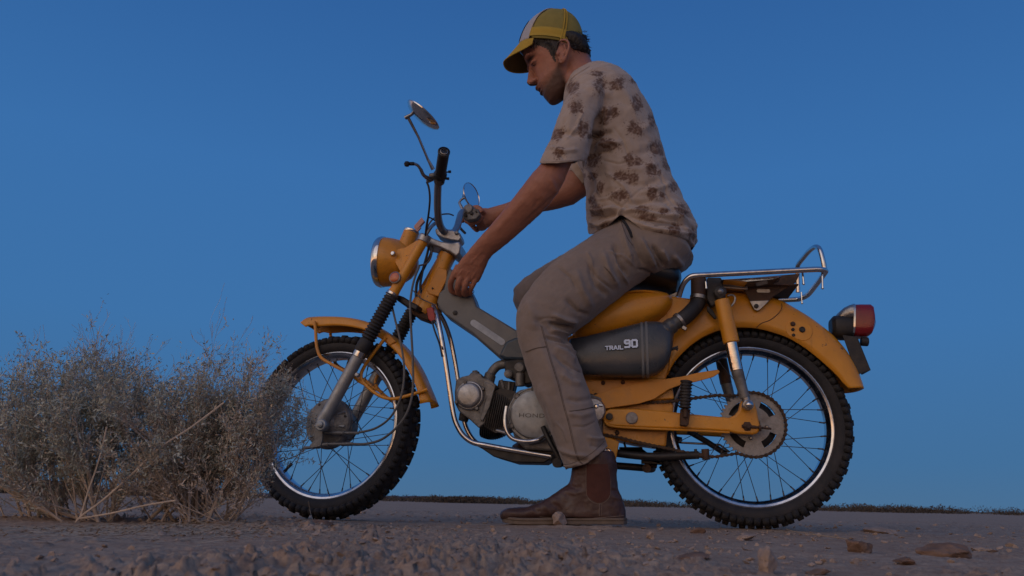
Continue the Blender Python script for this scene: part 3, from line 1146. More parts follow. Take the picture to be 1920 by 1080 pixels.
en.prism([P(x, y, -.03) for x, y in [(935, 712), (967, 716), (962, 735), (940, 752), (930, 735)]], V(0, .05, 0))
part('engine_mount', en, M['black'], bike, bevel=.003)
# pedals near the boot
pl = MB()
pl.tube(smooth_path([P(1018, 800, -.12), P(1028, 822, -.125), P(1040, 845, -.13), P(1052, 866, -.13), P(1060, 872, -.13)], 5), .0068, 12)
part('gear_lever', pl, M['black'], bike)
pl = MB()
pl.tube([P(1044, 868, -.17), P(1050, 868, -.10)], .012, 16)
part('pedal_rubber', pl, M['rubber'], bike)
pl = MB()
pl.tube([P(1028, 856, -.02), P(1040, 862, -.10)], .010, 12)
pl.tube([P(1050, 856, .02), P(1052, 858, .22)], .010, 12)
part('foot_peg', pl, M['black'], bike)
# silver cover behind the leg
ov = MB()
ov.lathe(P(1112, 770, -.088), -ey, [(.034, -.02), (.034, .006), (.030, .012), (.015, .014), (.0005, .0145)], 40)
part('oil_cover', ov, M['alu'], bike)
ov = MB()
ov.tube([P(1108, 757, -.09), P(1122, 760, -.1), P(1130, 760.5, -.1)], .0038, 10)
ov.lathe(P(1118, 762, -.1), -ey, [(.006, -.01), (.006, .004), (.003, .006)], 8)
part('clutch_adjuster', ov, M['chrome'], bike)

# ---- pressed rear frame
fr = MB()
frp = [(1050, 640), (1120, 600), (1180, 560), (1240, 552), (1300, 560), (1318, 600), (1275, 662), (1258, 690), (1247, 712), (1252, 740), (1264, 760), (1258, 800), (1251, 812), (1249, 838), (1234, 838), (1190, 832), (1144, 822), (1105, 800), (1090, 760), (1085, 700)]
fr.prism([P(x, y, -.052) for x, y in frp], V(0, .104, 0))
part('frame', fr, M['yellow'], bike, bevel=.006, seg=3)
fe = MB()
fe.prism([P(x, y, -.060) for x, y in [(1090, 712), (1247, 709), (1262, 730), (1264, 748), (1200, 752), (1100, 760)]], V(0, .012, 0))
part('side_flange', fe, M['yellow'], bike, bevel=.003)
for (x, y) in ((1131, 718), (1168, 717), (1117, 741), (1157, 811)):
    bo = MB()
    bo.lathe(P(x, y, -.060), -ey, [(.0062, -.008), (.0062, .003), (.004, .0045)], 8)
    part('bolt', bo, M['rust'], bike)
lg = MB()
lg.prism([P(x, y, -.075) for x, y in [(1131, 818), (1148, 822), (1161, 828), (1155, 862), (1133, 861), (1133, 845)]], V(0, .018, 0))
part('stand_bracket', lg, M['yellow'], bike, bevel=.003)
bo = MB()
bo.lathe(P(1140, 847, -.076), -ey, [(.009, -.003), (.009, .005), (.0065, .007), (.006, .004), (.0005, .004)], 20)
part('bolt', bo, M['chrome'], bike)

# chain: two runs and the wrap round the sprocket, plate by plate
CHY = -.055
cpath = smooth_path([P(1060, 782, CHY), P(1140, 760, CHY), P(1200, 756, CHY), P(1262, 752.5, CHY), P(1300, 747, CHY), P(1345, 741, CHY)], 8)
wrap = [SC+(ex*math.cos(a)+ez*math.sin(a))*(R0+.0015)+ey*(CHY+.052) for a in np.linspace(math.radians(118), math.radians(-118), 46)]
low = smooth_path([P(1340, 857, CHY), P(1300, 851, CHY), P(1262, 843, CHY), P(1204, 831, CHY), P(1144, 817, CHY), P(1060, 806, CHY)], 8)
allp = np.vstack([cpath, np.array(wrap), low])
sl = np.r_[0, np.cumsum(np.linalg.norm(np.diff(allp, axis=0), axis=1))]
nl = int(sl[-1]/.0127)
cpts = np.array([[np.interp(i*.0127, sl, allp[:, k]) for k in range(3)] for i in range(nl+1)])
ch = MB()
for i in range(nl):
    a, b = cpts[i], cpts[i+1]
    d = unit(b-a)
    w_ = unit(np.cross(ey, d))
    offy = .0052 if i % 2 else .0036
    for sgn in (-1, 1):
        pts_ = []
        for (cc, s1) in ((a, -1), (b, 1)):
            for t in (-1, -.5, 0, .5, 1):
                pts_.append(cc+d*s1*.0046*math.cos(t*PI/2)+w_*.0046*math.sin(t*PI/2)*s1)
            pts_.append((a+b)/2+(w_ if s1 > 0 else -w_)*.0024)
        pts_ = [p+ey*(sgn*offy) for p in pts_]
        ch.prism(pts_, ey*sgn*.0012)
    ch.tube([a-ey*.0078, a+ey*.0078], .0026, 8)
part('chain', ch, M['chain'], bike, smooth=False)
cgp = [(1098, 745), (1121, 739), (1159, 726), (1219, 715), (1278, 706), (1313, 698), (1346, 693), (1350, 696), (1348, 700), (1337, 707), (1304, 716), (1278, 721), (1254, 730), (1227, 748), (1198, 757), (1130, 767), (1124, 760)]
cg = MB()
cg.prism([P(x, y, -.084) for x, y in cgp], V(0, .004, 0))
part('chain_guard', cg, M['yellow_dusty'], bike, bevel=.0015)
cg = MB()
top_ = [(1098, 745), (1121, 739), (1159, 726), (1219, 715), (1278, 706), (1313, 698), (1346, 693)]
cg.rings([[P(x, y, -.084), P(x, y, -.084)+V(0, .045, .004)] for x, y in top_], closed=False, caps=False)
part('chain_guard', cg, M['yellow_dusty'], bike, solid=.0015)

# swingarm, both sides
for s in (-1, 1):
    sa = MB()
    base = [(1133, 772), (1144, 766), (1189, 766), (1240, 770), (1296, 776), (1367, 783), (1378, 778), (1385, 769), (1389, 752), (1397, 749), (1409, 750), (1415, 756), (1419, 766), (1423, 787), (1427, 803), (1422, 812), (1412, 815), (1382, 813), (1367, 809), (1296, 805), (1200, 802), (1144, 799), (1133, 793), (1129, 782)]
    pp = np.array([P(x, y, -.092) for x, y in base])
    if s > 0:
        pp[:, 1] *= -1
    sa.prism(pp, V(0, -.020*s, 0))
    part('swingarm', sa, M['yellow'], bike, bevel=.0055, seg=4)
lip = MB()
lip.tube(smooth_path([P(1134, 790, -.096), P(1146, 799, -.096), P(1200, 803, -.096), P(1296, 807, -.096), P(1368, 811, -.096)], 4), .0028, 8)
part('swingarm_lip', lip, M['yellow'], bike)
for (x, y, r_, m_, h_) in ((1142.5, 781.5, .0125, 'yellow', .003), (1142.5, 781.5, .0095, 'black', .007), (1184.5, 784, .0158, 'sprocket', .006)):
    bo = MB()
    bo.lathe(P(x, y, -.093), -ey, [(r_, -.002), (r_, h_*.6), (r_*.86, h_), (r_*.1, h_+.0005)], 28)
    part('pivot_cap', bo, M[m_], bike)
bo = MB()
bo.lathe(P(1401, 799.5, -.092), -ey, [(.013, -.002), (.013, .003), (.0095, .004), (.0095, .011), (.006, .012), (.006, .018)], 6)
bo.tube([P(1391, 799, -.095), P(1418, 801, -.095)], .004, 8)
bo.tube([P(1418, 801, -.095), P(1446, 804, -.09)], .0028, 8)
part('axle_nut', bo, M['rust'], bike)
bo = MB()
bo.tube([P(1423, 803, -.094), P(1427, 803, -.094)], .0085, 6)
part('adjuster_nut', bo, M['rust'], bike)

# shock absorbers
def from_near(p, s):
    p = np.array(p, float)
    if s > 0:
        p[1] = -p[1]
    return p


for s in (-1, 1):
    q = lambda x, y, dy=0: from_near(P(x, y, -.118+dy), s)
    k1 = MB()
    k1.tube([q(1353.5, 562), q(1371.5, 643)], [.0198, .0212], 28)
    part('shock_cover', k1, M['yellow'], bike, bevel=.0025)
    k2 = MB()
    k2.tube([q(1370, 640), q(1381.5, 695)], .0166, 28)
    part('shock_body', k2, M['chrome'] if s < 0 else M['rust'], bike, bevel=.001)
    k3 = MB()
    k3.tube([q(1381.5, 694), q(1383, 699), q(1391, 727), q(1397, 746)], [.0150, .0158, .0135, .0125], 22)
    part('shock_damper', k3, M['alu_dirty'], bike)
    k4 = MB()
    c = q(1402, 760)
    k4.tube([q(1396, 740), c], [.0115, .0095], 16)
    k4.lathe(c+V(0, .012, 0), V(0, -1, 0), [(.0135, 0), (.0135, .024), (.010, .026), (.010, .022)], 24)
    part('shock_eye', k4, M['steel'], bike)
    k5 = MB()
    c = q(1403.5, 760)+V(0, -.013, 0)
    k5.lathe(c, V(0, -1, 0), [(.0085, 0), (.0085, .004), (.005, .0075), (.0005, .0085)], 20)
    part('acorn_nut', k5, M['chrome'], bike)
    k6 = MB()
    c = q(1350, 549)
    k6.lathe(c+V(0, .012, 0), V(0, -1, 0), [(.016, 0), (.016, .024), (.012, .026)], 24)
    k6.tube([q(1352, 560), c], .013, 16)
    part('shock_eye', k6, M['black'], bike)
    k7 = MB()
    k7.lathe(q(1350, 549)+V(0, -.013, 0), V(0, -1, 0), [(.0075, 0), (.0075, .004), (.004, .0075), (.0005, .0085)], 20)
    part('acorn_nut', k7, M['alu'], bike)

# passenger foot peg folded up against the swingarm
fpg = MB()
a0, a1 = P(1284, 766, -.125), P(1287, 713, -.125)
dr = unit(a1-a0)
L_ = np.linalg.norm(a1-a0)
prof = [(.010, 0)]
for i in range(9):
    prof += [(.0125, L_*(i+.1)/9), (.0155, L_*(i+.3)/9), (.0155, L_*(i+.7)/9), (.0125, L_*(i+.9)/9)]
prof += [(.016, L_-.002), (.010, L_)]
fpg.lathe(a0, dr, prof, 24)
part('passenger_peg', fpg, M['rubber'], bike)
fpg = MB()
fpg.prism([P(x, y, -.112) for x, y in [(1276, 766), (1295, 767), (1291, 796), (1288, 799), (1275, 797)]], V(0, .02, 0))
fpg.tube([P(1285, 762, -.122), P(1285, 783, -.122)], .0062, 12)
part('peg_bracket', fpg, M['rust'], bike, bevel=.002)

# stands, brake rod, stay bars below the swingarm
def bar(pts, r, m_, name):
    b_ = MB()
    b_.tube(pts, r, 12)
    return part(name, b_, M[m_], bike)


bar(smooth_path([P(1100, 838, -.03), P(1160, 850, -.04), P(1220, 856, -.05), P(1268, 855, -.055), P(1310, 853, -.055)], 4), .0105, 'black', 'side_stand')
bar([P(1306, 853, -.058), P(1322, 855, -.058)], .0068, 'rust', 'stand_foot')
bar([P(1322, 842, -.060), P(1324, 862, -.060)], .010, 'rust', 'stand_foot')
bar([P(1304, 842, -.058), P(1306, 860, -.058)], .004, 'black', 'stand_foot')
bar([P(1140, 872, .02), P(1180, 875, .02), P(1215, 878, .02)], .0098, 'black', 'centre_stand')
bar([P(1212, 878, -.02), P(1222, 878, .06)], .012, 'rust', 'centre_stand')
bar([P(1215, 860, .02), P(1222, 872, .02), P(1232, 874, .02)], .006, 'rust', 'centre_stand')
bar([P(1290, 808, .05), P(1325, 828, .05), P(1362, 852, .05)], .008, 'black', 'brake_stay')
bar([P(1160, 812, .06), P(1278, 830, .06), P(1350, 834, .06), P(1368, 848, .06)], .0030, 'steel', 'brake_rod')
bar([P(1256, 821, .05), P(1278, 826, .05)], .009, 'black', 'brake_switch')
bar([P(1170, 830, -.02), P(1174, 842, -.02), P(1185, 844, -.02), P(1196, 840, -.02)], .003, 'black', 'stand_spring')
bar([P(1110, 840, -.04), P(1080, 836, -.04)], .012, 'black', 'side_stand')
bt = MB()
bt.prism([P(x, y, -.03) for x, y in [(1160, 838), (1205, 838), (1205, 866), (1240, 868), (1240, 850), (1165, 852)]], V(0, .05, 0))
part('stand_plate', bt, M['black'], bike, bevel=.003)

# ---- rear fender
rf_out = [(1262, 588), (1290, 566), (1330, 553), (1370, 548), (1400, 549), (1430, 555), (1464, 566), (1489, 580), (1515, 596), (1541, 615), (1563, 634), (1586, 662), (1602, 690), (1611, 713), (1616, 731)]
rf_in = [(1252, 705), (1262, 682), (1290, 652), (1318, 632), (1350, 619), (1385, 614), (1420, 616), (1452, 624), (1479, 634), (1506, 650), (1531, 669), (1556, 691), (1572, 707), (1581, 718), (1592, 728)]
rfo = fender(rf_out, rf_in, .056, 'rear_fender', M['yellow'], P)
for (x, y, r_, m_) in ((1487, 607, .0058, 'rust'), (1487, 617.5, .0040, 'black'), (1488, 628, .0038, 'black'), (1504.5, 617.5, .0072, 'black')):
    bo = MB()
    bo.lathe(P(x, y, -.0603), -ey, [(r_*1.15, -.002), (r_, .0012), (r_*.8, .0016), (r_*.6, .0006 if m_ == 'black' else .003), (.0005, .0006 if m_ == 'black' else .003)], 20)
    part('bolt_hole' if m_ == 'black' else 'bolt', bo, M[m_], rfo)
em = MB()
em.prism([p for p in capsule_px((1490, 616), (1507, 622), 17, -.0572)], V(0, .003, 0))
part('embossed_pad', em, M['yellow'], rfo, bevel=.0012, seg=3)
sm_ = MB()
sm_.tube(smooth_path([P(1465, 569, -.050), P(1466, 577, -.056), P(1459, 588, -.0568), P(1444, 600, -.0568), P(1428, 606, -.0568), P(1418, 615, -.0568)], 6), .0009, 6)
part('panel_joint', sm_, M['rust'], rfo)

# ---- tank
tk = MB()
tk.loft([((1074, 614), (1074, 630), 0, .03), ((1080, 602), (1082, 645), 0, .075), ((1098, 584), (1100, 655), 0, .095), ((1122, 568), (1124, 652), 0, .105), ((1150, 558), (1152, 646), 0, .110), ((1180, 552), (1182, 638), 0, .112), ((1208, 550), (1208, 628), 0, .110), ((1232, 552), (1230, 614), 0, .104), ((1248, 556), (1247, 600), 0, .092), ((1257, 561), (1256, 588), 0, .070), ((1261, 567), (1261, 578), 0, .04)], 40, 2.6)
part('fuel_tank', tk, M['yellow'], bike)
tl = MB()
tl.tube(smooth_path([P(1168, 550.5, -.085), P(1190, 546, -.095), P(1215, 546, -.095), P(1240, 551, -.085), P(1256, 559, -.06)], 5), .0030, 8)
part('tank_seam', tl, M['yellow'], bike)

# ---- saddle
se = MB()
se.loft([((1150, 535), (1152, 556), 0, .05), ((1168, 522), (1172, 550), 0, .085), ((1186, 515), (1190, 544), 0, .10), ((1210, 509), (1215, 544), 0, .115), ((1235, 506), (1240, 549), 0, .12), ((1258, 506), (1256, 553), 0, .115), ((1270, 509), (1266, 552), 0, .10), ((1275, 517), (1272, 545), 0, .07), ((1277, 525), (1275, 535), 0, .035)], 36, 2.6)
part('saddle', se, M['seat'], bike)
hg = MB()
hg.prism([P(x, y, -.03) for x, y in [(1254, 553), (1272, 545), (1268, 556), (1260, 566), (1252, 566)]], V(0, .06, 0))
part('saddle_hinge', hg, M['steel'], bike, bevel=.002)

# ---- air cleaner case with its snorkel
ac = MB()


def ac_ring(x0, y0, y1, Yo, x_skew=0, hw=.034, Yc=-.105, mid=.5):
    """ring across the case: from top edge to bottom edge; the widest part bulges towards the camera"""
    T_, B_ = P(x0, y0, Yo), P(x0+x_skew, y1, Yo)
    c = (T_+B_)/2
    c[1] = Yc
    a = (B_-T_)/2
    a[1] = 0
    t = np.arange(32)*2*PI/32
    out = []
    for tt in t:
        cs_, sn_ = math.cos(tt), math.sin(tt)
        u_ = math.copysign(abs(cs_)**.62, cs_)
        w_ = math.copysign(abs(sn_)**.55, sn_)
        out.append(c+a*u_+V(0, hw, 0)*w_*(1-.25*max(0, -u_)))
    return out


stn = [(1066, 634, 696, .6), (1070, 632, 700, .9), (1085, 630, 701, 1), (1100, 627.5, 702, 1), (1150, 615, 704, 1.05), (1190, 605, 705, 1.08), (1215, 600, 704, 1.08), (1232, 600, 699, 1.05), (1246, 603, 688, .98), (1256, 609, 672, .82), (1261, 618, 652, .55), (1263, 628, 640, .2)]
ac.rings([ac_ring(x, y0, y1, -.13, 0, .036*k_) for x, y0, y1, k_ in stn])
aco = part('air_cleaner', ac, M['darkgrey'], bike)
for x, y0, y1 in ((1200.5, 602.5, 705), (1209, 601, 704.5)):
    r_ = MB()
    ra = ac_ring(x, y0-1, y1+1, -.13, 3.5, .036*1.08+.0016)
    rb = ac_ring(x+4.5, y0-1.4, y1+1, -.13, 3.5, .036*1.08+.0016)
    rc_ = ac_ring(x-.6, y0, y1, -.13, 3.5, .036*1.08-.001)
    rd_ = ac_ring(x+5.1, y0, y1, -.13, 3.5, .036*1.08-.001)
    r_.rings([rc_, ra, rb, rd_])
    part('band', r_, M['grey'], aco)


def strokes(name, glyphs, w, px, Y, parent, mt, ang=-.05):
    """block letters cut from flat bars; glyph strokes in photo pixels, y down"""
    m_ = MB()
    n_ = 0
    for gx_, pts_ in glyphs:
        for a_, b_ in zip(pts_[:-1], pts_[1:]):
            a_, b_ = np.array(a_, float), np.array(b_, float)
            d_ = (b_-a_)/max(np.linalg.norm(b_-a_), 1e-6)
            nn_ = np.array([-d_[1], d_[0]])*w/2
            e_ = d_*w*.45
            q_ = [a_-e_-nn_, b_+e_-nn_, b_+e_+nn_, a_-e_+nn_]
            out_ = []
            for x, y in q_:
                x, y = x+gx_, y
                xr, yr = x*math.cos(ang)-y*math.sin(ang), x*math.sin(ang)+y*math.cos(ang)
                out_.append(P(px[0]+xr, px[1]+yr, Y-.00003*n_))
            m_.prism(out_, V(0, .0004, 0))
            n_ += 1
    return part(name, m_, mt, parent, sharp=None, smooth=False)


_T = [(0, [(0, 0), (6.4, 0)]), (0, [(3.2, 0), (3.2, 6.4)])]
_Rr = [(8.4, [(0, 6.4), (0, 0), (4.4, 0), (5, 1.6), (4.4, 3.2), (0, 3.2)]), (8.4, [(2.6, 3.2), (5.2, 6.4)])]
_A = [(15.8, [(0, 6.4), (2.8, 0), (3.6, 0), (6.4, 6.4)]), (15.8, [(1.4, 4.4), (5, 4.4)])]
_I = [(24.8, [(0, 0), (0, 6.4)])]
_Lt = [(27.6, [(0, 0), (0, 6.4), (5, 6.4)])]
_w = _T+_Rr+_A+_I+_Lt
strokes('lettering', _w, 3.6, (1135, 649.5), -.1462, aco, M['decal_edge'])
strokes('lettering', _w, 2.0, (1135, 649.5), -.1472, aco, M['decal'])
_9 = [(0, [(9, 5.6), (2.2, 5.6), (0, 4), (0, 1.4), (1.6, 0), (7.4, 0), (9, 1.6), (9, 9.5), (7.4, 12.4), (.2, 12.4)])]
_0 = [(13.4, [(1.6, 0), (7.4, 0), (9, 1.6), (9, 10.8), (7.4, 12.4), (1.6, 12.4), (0, 10.8), (0, 1.6), (1.6, 0)])]
strokes('lettering', _9+_0, 5.6, (1171.5, 638.5), -.1462, aco, M['decal_edge'])
strokes('lettering', _9+_0, 3.7, (1171.5, 638.5), -.1475, aco, M['decal'])
wn = MB()
wn.tube([P(1258, 655, -.12), P(1268, 652, -.115)], .004, 8)
for a in (.5, 0, -.5):
    wn.tube([P(1264, 653, -.12), P(1264+8*math.cos(a), 653-8*math.sin(a), -.12)], .0022, 6)
part('wing_nut', wn, M['black'], bike)
sn = MB()
sn.tube(smooth_path([P(1246, 622, -.105), P(1256, 613, -.105), P(1266, 606, -.105), P(1275, 601, -.104)], 4), [.026]*3+[.022]*4+[.019]*6, 24)
part('air_outlet', sn, M['darkgrey'], bike)
sn = MB()
sn.tube(smooth_path([P(1272, 603, -.104), P(1284, 595, -.10), P(1297, 583, -.09), P(1306, 572, -.08), P(1310.5, 560, -.075)], 6), .0205, 24)
part('air_hose', sn, M['rubber'], bike)
cl_ = MB()
cl_.tube([P(1271.5, 603.5, -.104), P(1276.5, 600, -.103)], .0235, 28)
cl_.tube([P(1279, 613, -.122), P(1287, 618, -.125)], .0034, 8)
cl_.box(P(1283, 615.5, -.124), V(.005, 0, -.003), V(0, .005, 0), V(.002, 0, .004))
part('hose_clamp', cl_, M['steel'], bike, bevel=.0008)
cl_ = MB()
cl_.tube([P(1310, 563, -.075), P(1311, 556, -.074)], .0245, 28)
part('hose_clamp', cl_, M['steel'], bike, bevel=.0008)
cn_ = MB()
cn_.tube([P(1310.5, 558, -.074), P(1311, 554, -.072), P(1311, 550, -.07), P(1310, 522, -.06)], [.021, .023, .0225, .0215], 28)
part('intake_can', cn_, M['rust'], bike, bevel=.001)

# ---- luggage rack
RY = .15
rk = MB()
near_path = [P(1273, 556, -.11), P(1277, 543, -.12), P(1283, 530, -.135), P(1293, 520, -.145), P(1306, 516.5, -RY), P(1340, 514.5, -RY), P(1400, 511.5, -RY), P(1470, 508, -RY), P(1530, 505, -RY)]
cnr = P(1530, 505, -RY)
rear_x = P(1550, 511, -RY+.02)
np_ = smooth_path(near_path, 5)
crn = [P(1541, 505.5, -RY+.004), P(1548, 508, -RY+.02)]
f_x, f_z = crn[-1][0]+.002, crn[-1][2]
rear = [V(f_x, -RY+.05, f_z-.001), V(f_x+.001, 0, f_z-.004), V(f_x, RY-.05, f_z-.006)]
far = [V(q_[0], -q_[1], q_[2]-.006) for q_ in ([crn[0]]+near_path[::-1])]
rack_path = np.vstack([np_, smooth_path([np_[-1], crn[0], crn[1], rear[0], rear[1], rear[2], far[0]], 5), smooth_path(far, 5)[1:]])
rk.tube(rack_path, .0074, 14)
rack = part('luggage_rack', rk, M['chrome'], bike)
hp_ = MB()
ha = P(1546.5, 506, -RY+.03)
hoop = [ha, P(1543, 488, -RY+.03), P(1538, 470, -RY+.035), P(1533, 463.5, -RY+.05), P(1526, 464, -RY+.075), P(1516, 472, -.02), P(1506, 484, .04), P(1498, 494, .09), P(1495.5, 500, .105), P(1495, 512, .115), P(1496, 548, .12)]
hp_.tube(smooth_path(hoop, 6), .0068, 14)
part('rack_hoop', hp_, M['chrome'], rack)
for (x0, y0, x1, y1, Y) in ((1504.5, 508, 1507, 533, -.13), (1541.5, 511, 1542.5, 541, -.13), (1502.5, 548, 1504, 569, .12), (1322.5, 520, 1324.5, 541, -.13)):
    pg = MB()
    pg.tube([P(x0, y0, Y), P(x1, y1, Y)], .0027, 10)
    pg.lathe(P(x1, y1, Y), P(x1, y1, Y)-P(x0, y0, Y), [(.0034, -.004), (.0036, 0), (.002, .002)], 10)
    part('rack_peg', pg, M['chrome'], rack)
zt = P(1400, 512, -RY)[2]
x0_, x1_ = P(1320, 515, 0)[0], P(1495, 512, 0)[0]
pt_ = MB()
pt_.box(V((x0_+x1_)/2-.02, 0, zt-.012), V((x1_-x0_)/2+.005, 0, -.001), V(0, .075, 0), V(0, 0, .002))
part('rack_plate', pt_, M['rust'], rack, bevel=.001)
fl = MB()
fl.prism([P(x, y, -.125) for x, y in [(1352, 524), (1466, 517.5), (1448, 524), (1400, 528), (1375, 525)]], V(0, .05, -.003))  # chrome bar added in place of the plate's bright reflection
part('rack_plate', fl, M['chrome'], rack, bevel=.0008, seg=1, label='chrome strip added under the near rail to stand in for a bright reflection')
for s in (-1, 1):
    bk = MB()
    g_ = lambda x, y: from_near(P(x, y, -.064), s)
    bk.prism([g_(1394, 522), g_(1500, 513), g_(1492, 530), g_(1470, 543), g_(1450, 556), g_(1430, 575), g_(1421, 583), g_(1413, 580), g_(1404, 560), g_(1396, 545)], V(0, .003*-s, 0))
    part('rack_bracket', bk, M['rust'], rack, bevel=.0008, seg=1)
    bk = MB()
    bk.prism([g_(1405, 565)-V(0, .001*-s, 0), g_(1442, 564)-V(0, .001*-s, 0), g_(1426, 580)-V(0, .001*-s, 0), g_(1420, 583.5)-V(0, .001*-s, 0), g_(1414, 581)-V(0, .001*-s, 0)], V(0, -.0035*-s, 0))
    part('bracket_foot', bk, M['steel'], rack, bevel=.0008, seg=1)
bo = MB()
bo.lathe(P(1418, 574, -.070), -ey, [(.0062, -.002), (.0062, .002), (.004, .003)], 12)
part('bolt', bo, M['black'], rack)
sl_ = MB()
sl_.prism(capsule_px((1422, 545), (1441, 545.5), 3.2, -.0652), V(0, .0015, 0))
part('bracket_slot', sl_, M['steel'], rack)
cl_ = MB()
cl_.prism([P(x, y, -.10) for x, y in [(1326, 520), (1352, 520), (1360, 545), (1350, 566), (1334, 575), (1326, 560)]], V(0, .03, 0))
part('rack_post', cl_, M['black'], rack, bevel=.003)
cl_ = MB()
cl_.prism([P(x, y, -.085) for x, y in [(1326, 573), (1336, 580), (1344, 596), (1340, 598), (1326, 582)]], V(0, .01, 0))
part('rack_post', cl_, M['black'], rack, bevel=.001)
lp = MB()
lp.tube(smooth_path([P(1364, 555, -.09), P(1372, 553, -.09), P(1378, 558, -.09), P(1376, 568, -.09), P(1370, 575, -.09)], 5), .0032, 10)
part('helmet_hook', lp, M['steel'], bike)
lp = MB()
lp.prism([P(x, y, -.07) for x, y in [(1352, 535), (1402, 533), (1402, 543), (1352, 540)]], V(0, .10, 0))
part('rack_cross_strap', lp, M['steel'], rack, bevel=.001)

# ---- tail lamp and plate bracket
tb = MB()
tb.loft([((1556, 600), (1558, 628), 0, .022), ((1561, 594), (1564, 634), 0, .032), ((1575, 592), (1578, 637), 0, .036), ((1595, 594), (1594, 637), 0, .036), ((1600, 600), (1598, 632), 0, .033)], 24, 3)
tlo = part('tail_lamp', tb, M['black'], bike)
tb = MB()
tb.loft([((1566, 598), (1566, 603), 0, .014), ((1570, 588), (1572, 604), 0, .026), ((1580, 579), (1580, 603), 0, .034), ((1590, 574), (1588, 603), 0, .037), ((1599, 573), (1596, 603), 0, .0375)], 24, 3)
part('lamp_shell', tb, M['steel'], tlo)
tb = MB()
tb.loft([((1598, 573.5), (1594, 632), 0, .036, 0, 4), ((1610, 573), (1606, 634), 0, .0365, 0, 4), ((1628, 573), (1620, 634), 0, .036, 0, 4), ((1633, 577), (1626, 632), 0, .0355, 0, 4), ((1635, 590), (1630, 629), 0, .034, 0, 4), ((1638, 603), (1634, 622), 0, .025, 0, 3), ], 28, 4)
part('lamp_lens', tb, M['red'], tlo)
tb = MB()
tb.loft([((1594.5, 572), (1593, 634), 0, .0385, 0, 4), ((1598, 572), (1596.5, 634), 0, .0385, 0, 4)], 28, 4)
part('lamp_gasket', tb, M['chrome'], tlo)
tb = MB()
tb.prism([P(x, y, -.04) for x, y in [(1580, 628), (1606, 631), (1616, 653), (1632, 694), (1607, 703), (1598, 678)]], V(0, .004, 0))
tb.prism([P(x, y, -.036) for x, y in [(1604, 631), (1608, 632), (1633, 694), (1629, 695)]], V(0, .072, 0))
part('plate_bracket', tb, M['black'], bike, bevel=.001)
tb = MB()
tb.tube([P(1614, 640, -.02), P(1628, 641, -.02)], .0125, 20)
part('rubber_bumper', tb, M['rubber'], bike, bevel=.003)

# ================================================================= RIDER
man = empty('person', (0.95, 0, 0.72), 'man in yellow and white cap, printed shirt, brown trousers and boots astride the motorcycle', 'person')


def modmesh(name, mb, voxel, smooth_it=4, fac=.5):
    me = to_mesh(name, mb)
    import bmesh
    bm = bmesh.new()
    bm.from_mesh(me)
    bmesh.ops.recalc_face_normals(bm, faces=bm.faces)
    bm.to_mesh(me)
    bm.free()
    o = bpy.data.objects.new('tmp', me)
    COL.objects.link(o)
    r = o.modifiers.new('r', 'REMESH')
    r.mode = 'VOXEL'
    r.voxel_size = voxel
    r.adaptivity = 0
    s = o.modifiers.new('s', 'SMOOTH')
    s.factor = fac
    s.iterations = smooth_it
    dg = bpy.context.evaluated_depsgraph_get()
    out = bpy.data.meshes.new_from_object(o.evaluated_get(dg))
    bpy.data.objects.remove(o)
    bpy.data.meshes.remove(me)
    out.name = name
    return out


def get(me):
    n = len(me.vertices)
    co = np.empty(n*3)
    me.vertices.foreach_get('co', co)
    no = np.empty(n*3)
    me.vertex_normals.foreach_get('vector', no)
    return co.reshape(-1, 3), no.reshape(-1, 3)


def put(me, co):
    me.vertices.foreach_set('co', co.ravel())
    me.update()


def tint(me, rgb):
    a = me.color_attributes.new('tint', 'FLOAT_COLOR', 'POINT')
    rgba = np.ones((len(me.vertices), 4))
    rgba[:, :3] = rgb
    a.data.foreach_set('color', rgba.ravel())


def cut_faces(me, fn):
    """delete the vertices for which fn(co, normal) is true"""
    import bmesh
    co, no = get(me)
    kill = fn(co, no)
    bm = bmesh.new()
    bm.from_mesh(me)
    bm.verts.ensure_lookup_table()
    bmesh.ops.delete(bm, geom=[bm.verts[i] for i in np.nonzero(kill)[0]], context='VERTS')
    # even out the cut edge, then blend the rows behind it
    edge_v = [v for v in bm.verts if v.is_boundary]
    nb_ = {v: [e.other_vert(v) for e in v.link_edges if e.is_boundary] for v in edge_v}
    for _ in range(14):
        new = {v: (v.co*.4+sum((n.co for n in nb_[v]), Vector())*(.6/len(nb_[v]))) for v in edge_v if nb_[v]}
        for v, c in new.items():
            v.co = c
    inner = {n for v in edge_v for e in v.link_edges for n in (e.other_vert(v),) if not n.is_boundary}
    for _ in range(3):
        new = {v: (v.co*.3+sum((e.other_vert(v).co for e in v.link_edges), Vector())*(.7/len(v.link_edges))) for v in inner}
        for v, c in new.items():
            v.co = c
    bm.to_mesh(me)
    bm.free()
    me.update()


def seg_dist(px, py, a, b):
    a, b = np.array(a, float), np.array(b, float)
    d = b-a
    L2 = d @ d
    t = np.clip(((px-a[0])*d[0]+(py-a[1])*d[1])/L2, 0, 1)
    qx, qy = a[0]+t*d[0], a[1]+t*d[1]
    cross = ((px-qx)*d[1]-(py-qy)*d[0])/math.sqrt(L2)
    return np.hypot(px-qx, py-qy), t, cross


WK = .78


